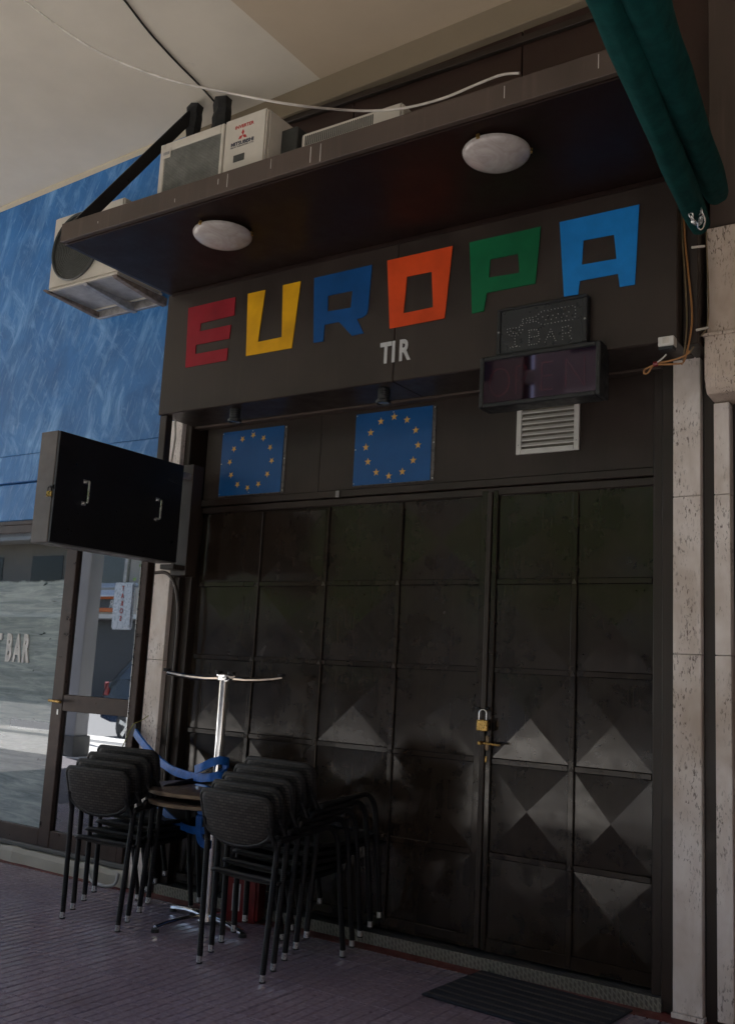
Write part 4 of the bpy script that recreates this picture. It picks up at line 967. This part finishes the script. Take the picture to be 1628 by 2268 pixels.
def car(label, loc, rz, m, grp):
    t = thing('parked_car', label, 'car', loc, rz, grp)
    prof = [(-2.2, .35), (-2.22, .75), (-2.12, 1.02), (-1.98, 1.08), (-1.55, 1.62), (-1.3, 1.70), (.25, 1.72), (.55, 1.66), (1.05, 1.13), (2.0, .98), (2.2, .82), (2.24, .38), (1.9, .28), (-1.9, .28)]
    b = MB(); rings = []
    for y, s in ((-.88, .90), (-.92, .96), (-.84, 1.0), (.84, 1.0), (.92, .96), (.88, .90)):
        rings.append([(x*(.985+.015*s), y*(1 if z < 1.1 else 1-.22*(z-1.1)/.6), .28+(z-.28)*(1 if abs(y) < .9 else .995)) for x, z in prof])
    b.loft(rings).build('body', m, t, bevel=.02, smooth=True)
    gm = simple('car_window_glass', (.02, .025, .03), .05)
    for s in (-1, 1):
        for x0_, x1_, xt0, xt1 in ((-1.75, -.55, -1.42, -.55), (-.47, .85, -.47, .42)):
            yb, ytp = s*.915, s*.782
            MB().add([(x0_, yb, 1.12), (x1_, yb, 1.12), (xt1, ytp, 1.58), (xt0, ytp, 1.58), (x0_, yb-s*.03, 1.12), (x1_, yb-s*.03, 1.12), (xt1, ytp-s*.03, 1.58), (xt0, ytp-s*.03, 1.58)],
                [(0, 1, 2, 3), (7, 6, 5, 4), (0, 4, 5, 1), (1, 5, 6, 2), (2, 6, 7, 3), (3, 7, 4, 0)]).build('window', gm, t)
        for x in (-1.38, 1.42):
            wh = MB().lathe([(.001, .02), (.26, .02), (.345, .0), (.36, -.05), (.36, -.18), (.33, -.20), (.001, -.20)], (x, s*.93 if s < 0 else .93-.0, .36-.12), 26, 'y').build('wheel', rubber, t, smooth=True)
            if s > 0: wh.scale = (1, -1, 1); wh.location = (0, 0, 0); 
            if s > 0: wh.data.transform(Matrix.Translation((0, -1.86, 0)))
            rm = MB()
            rm.lathe([(.001, .028), (.06, .03), (.06, .022), (.001, .022)], (x, -.93, .24), 16, 'y')
            for k in range(5):
                a = 2*math.pi*k/5; ca, sa = math.cos(a), math.sin(a)
                q = [(-.03, .05), (.03, .05), (.045, .23), (-.045, .23)]
                v = [(x+px_*ca+pz_*sa, -.953, .24-px_*sa+pz_*ca) for px_, pz_ in q]; rm.hexa(v, [(a_, b_+.012, c_) for a_, b_, c_ in v])
            rmo = rm.build('rim', steel, t)
            if s > 0: rmo.scale = (1, -1, 1)
        MB().box(-2.21, -2.06, s*.80-.09, s*.80+.09, .78, 1.05).build('tail_light', can_red, t, bevel=.02)
        MB().box(2.10, 2.20, s*.72-.14, s*.72+.14, .72, .86).build('headlight', label_white, t, bevel=.02)
    return t
car('dark blue off-road car parked across the street, reflected in the glass door', (-10.75, -10.05, -.12), 0, simple('dark_blue_car_paint', (.012, .016, .028), .15, .2, bump=0), 'parked cars')
car('silver car parked further right across the street', (-4.4, -10.1, -.12), 0, simple('silver_car_paint', (.4, .4, .42), .2, .5, bump=0), 'parked cars')

def house(label, x0, x1, y, hgt, m, storeys, cols, sl=0.0, sr=0.0):
    t = thing('street_building', label, 'building', (0, 0, 0), group='buildings across the street')
    MB().hexa([(x0, y, -.12), (x1, y, -.12), (x1+sr, y-6, -.12), (x0+sl, y-6, -.12)], [(x0, y, hgt), (x1, y, hgt), (x1+sr, y-6, hgt), (x0+sl, y-6, hgt)]).build('wall', m, t)
    fh = hgt/storeys; cw = (x1-x0)/cols; wm = simple('dark_window', (.03, .035, .04), .1)
    for s in range(storeys):
        for c in range(cols):
            xc = x0+cw*(c+.5); z = s*fh+fh*.3
            MB().box(xc-cw*.25, xc+cw*.25, y+.001, y+.03, z, z+fh*.5).build('window', wm, t)
        if s: MB().box(x0+1.2, x1-1.2, y+.035, y+.9, s*fh-.08, s*fh+.06).build('balcony_slab', white_wall, t)
        if s: MB().box(x0+1.2, x1-1.2, y+.85, y+.89, s*fh+.061, s*fh+.95).build('balcony_rail', m, t)
    return t
house('cream apartment building across the street on the left', -40, -8.36, -19, 14, plaster('cream_render', (.34, .30, .25)), 5, 9, 0, -2.52)
house('white apartment building across the street opposite the bar', -8.03, 24, -19, 14, plaster('white_render', (.40, .37, .34)), 5, 8, -2.52, 0)  # slanted alley sides, shaped to mirror a slit of sky in the OPEN sign
tag(MB().box(-8.355, -8.035, -19.3, -19.1, 9.08, 9.42).build('added_glare_bridge', concrete), 'added concrete bridge that splits the sky glare reflected in the OPEN sign', 'bridge')  # unseen bar added to cut the mirrored sky slit in two
leafm = simple('street_tree_leaves', (.085, .16, .03), .5, 0, .5, 3, 0)
barkm = simple('tree_bark', (.10, .075, .05), .9, 0, .3, 20, .6)
def tree(label, x, y, h, r, seed):
    rnd = random.Random(seed); t = thing('street_tree', label, 'tree', (x, y, 0), group='street trees'); b = MB()
    b.tube([(0, 0, -.1), (.03, 0, h*.3), (0, .05, h*.55)], [.14, .11, .07], 9)
    for k in range(6):
        a = k*1.05; b.tube([(0, 0, h*.42), (.5*r*math.cos(a), .5*r*math.sin(a), h*.62), (.8*r*math.cos(a), .8*r*math.sin(a), h*.8)], [.05, .035, .012], 6)
    b.build('trunk', barkm, t)
    b = MB()
    for _ in range(46):
        a = rnd.uniform(0, 6.28); q = rnd.random()**.5; c = Vector((q*r*math.cos(a), q*r*math.sin(a), h*.68+rnd.uniform(-1, 1)*h*.26*(1.1-q*.5)))
        for _ in range(75):
            d = Vector((rnd.gauss(0, 1), rnd.gauss(0, 1), rnd.gauss(0, .8)))*.2; p = c+d
            u = Vector((rnd.gauss(0, 1), rnd.gauss(0, 1), rnd.gauss(0, 1))).normalized()*.07; v = u.orthogonal().normalized()*.04
            b.add([p-u, p+v, p+u, p-v], [(0, 1, 2, 3)])
    o = b.build('crown', leafm, t)
    return t
tree('leafy street tree across from the bar', -7.0, -7.7, 4.6, 1.5, 1)
tree('leafy street tree further right along the kerb', -2.6, -8.0, 5.0, 1.6, 2)

tree('leafy street tree opposite the middle of the metal door', -4.9, -11.9, 6.2, 2.0, 4)
tree('leafy street tree beyond the silver car', -1.2, -12.2, 6.0, 2.0, 5)
tree('leafy street tree beyond the dark car', -13.2, -12.4, 6.4, 2.1, 6)
tree('tall leafy street tree beyond the cars between the two buildings', -10.0, -13.2, 6.6, 2.0, 7)

shop_dark = simple('dark_shopfront', (.025, .025, .032), .4)
for lab, x0, x1 in (('dark shop windows along the foot of the cream building across the street', -39, -8.6), ('dark shop windows along the foot of the white building across the street', -7.8, 23)):
    t = thing('street_shop_front', lab, 'shop front', (0, 0, 0), group='shop fronts across the street'); n_ = int((x1-x0)/3.2); w_ = (x1-x0)/n_
    for k in range(n_): MB().box(x0+k*w_+.12, x0+(k+1)*w_-.12, -18.96, -18.88, -.1, 2.88).build('window_bay', shop_dark, t, bevel=.02)
og = thing('orange_shop_sign', 'orange shop sign across the street reflected in the glass door', 'sign', (-23.0, -18.05, 0))
MB().box(-.9, .6, -.05, .06, 2.93, 3.47).build('board', simple('orange_sign_board', (.55, .13, .02), .5), og, bevel=.01)
MB().box(-.85, .55, .061, .07, 3.05, 3.35).build('dark_strip', shop_dark, og)
text('letter', 'AR', label_white, og, Matrix.Translation((.35, .075, 3.08)) @ Matrix.Rotation(math.pi, 4, 'Z') @ FACING, .34, .01, .004, .8)
tag(MB().prism_x([(-18.85, 3.98), (-17.6, 3.45), (-17.6, 3.40), (-18.85, 3.9)], -25.2, -22.4).build('street_awning', label_white), 'white awning over the orange sign across the street', 'awning')
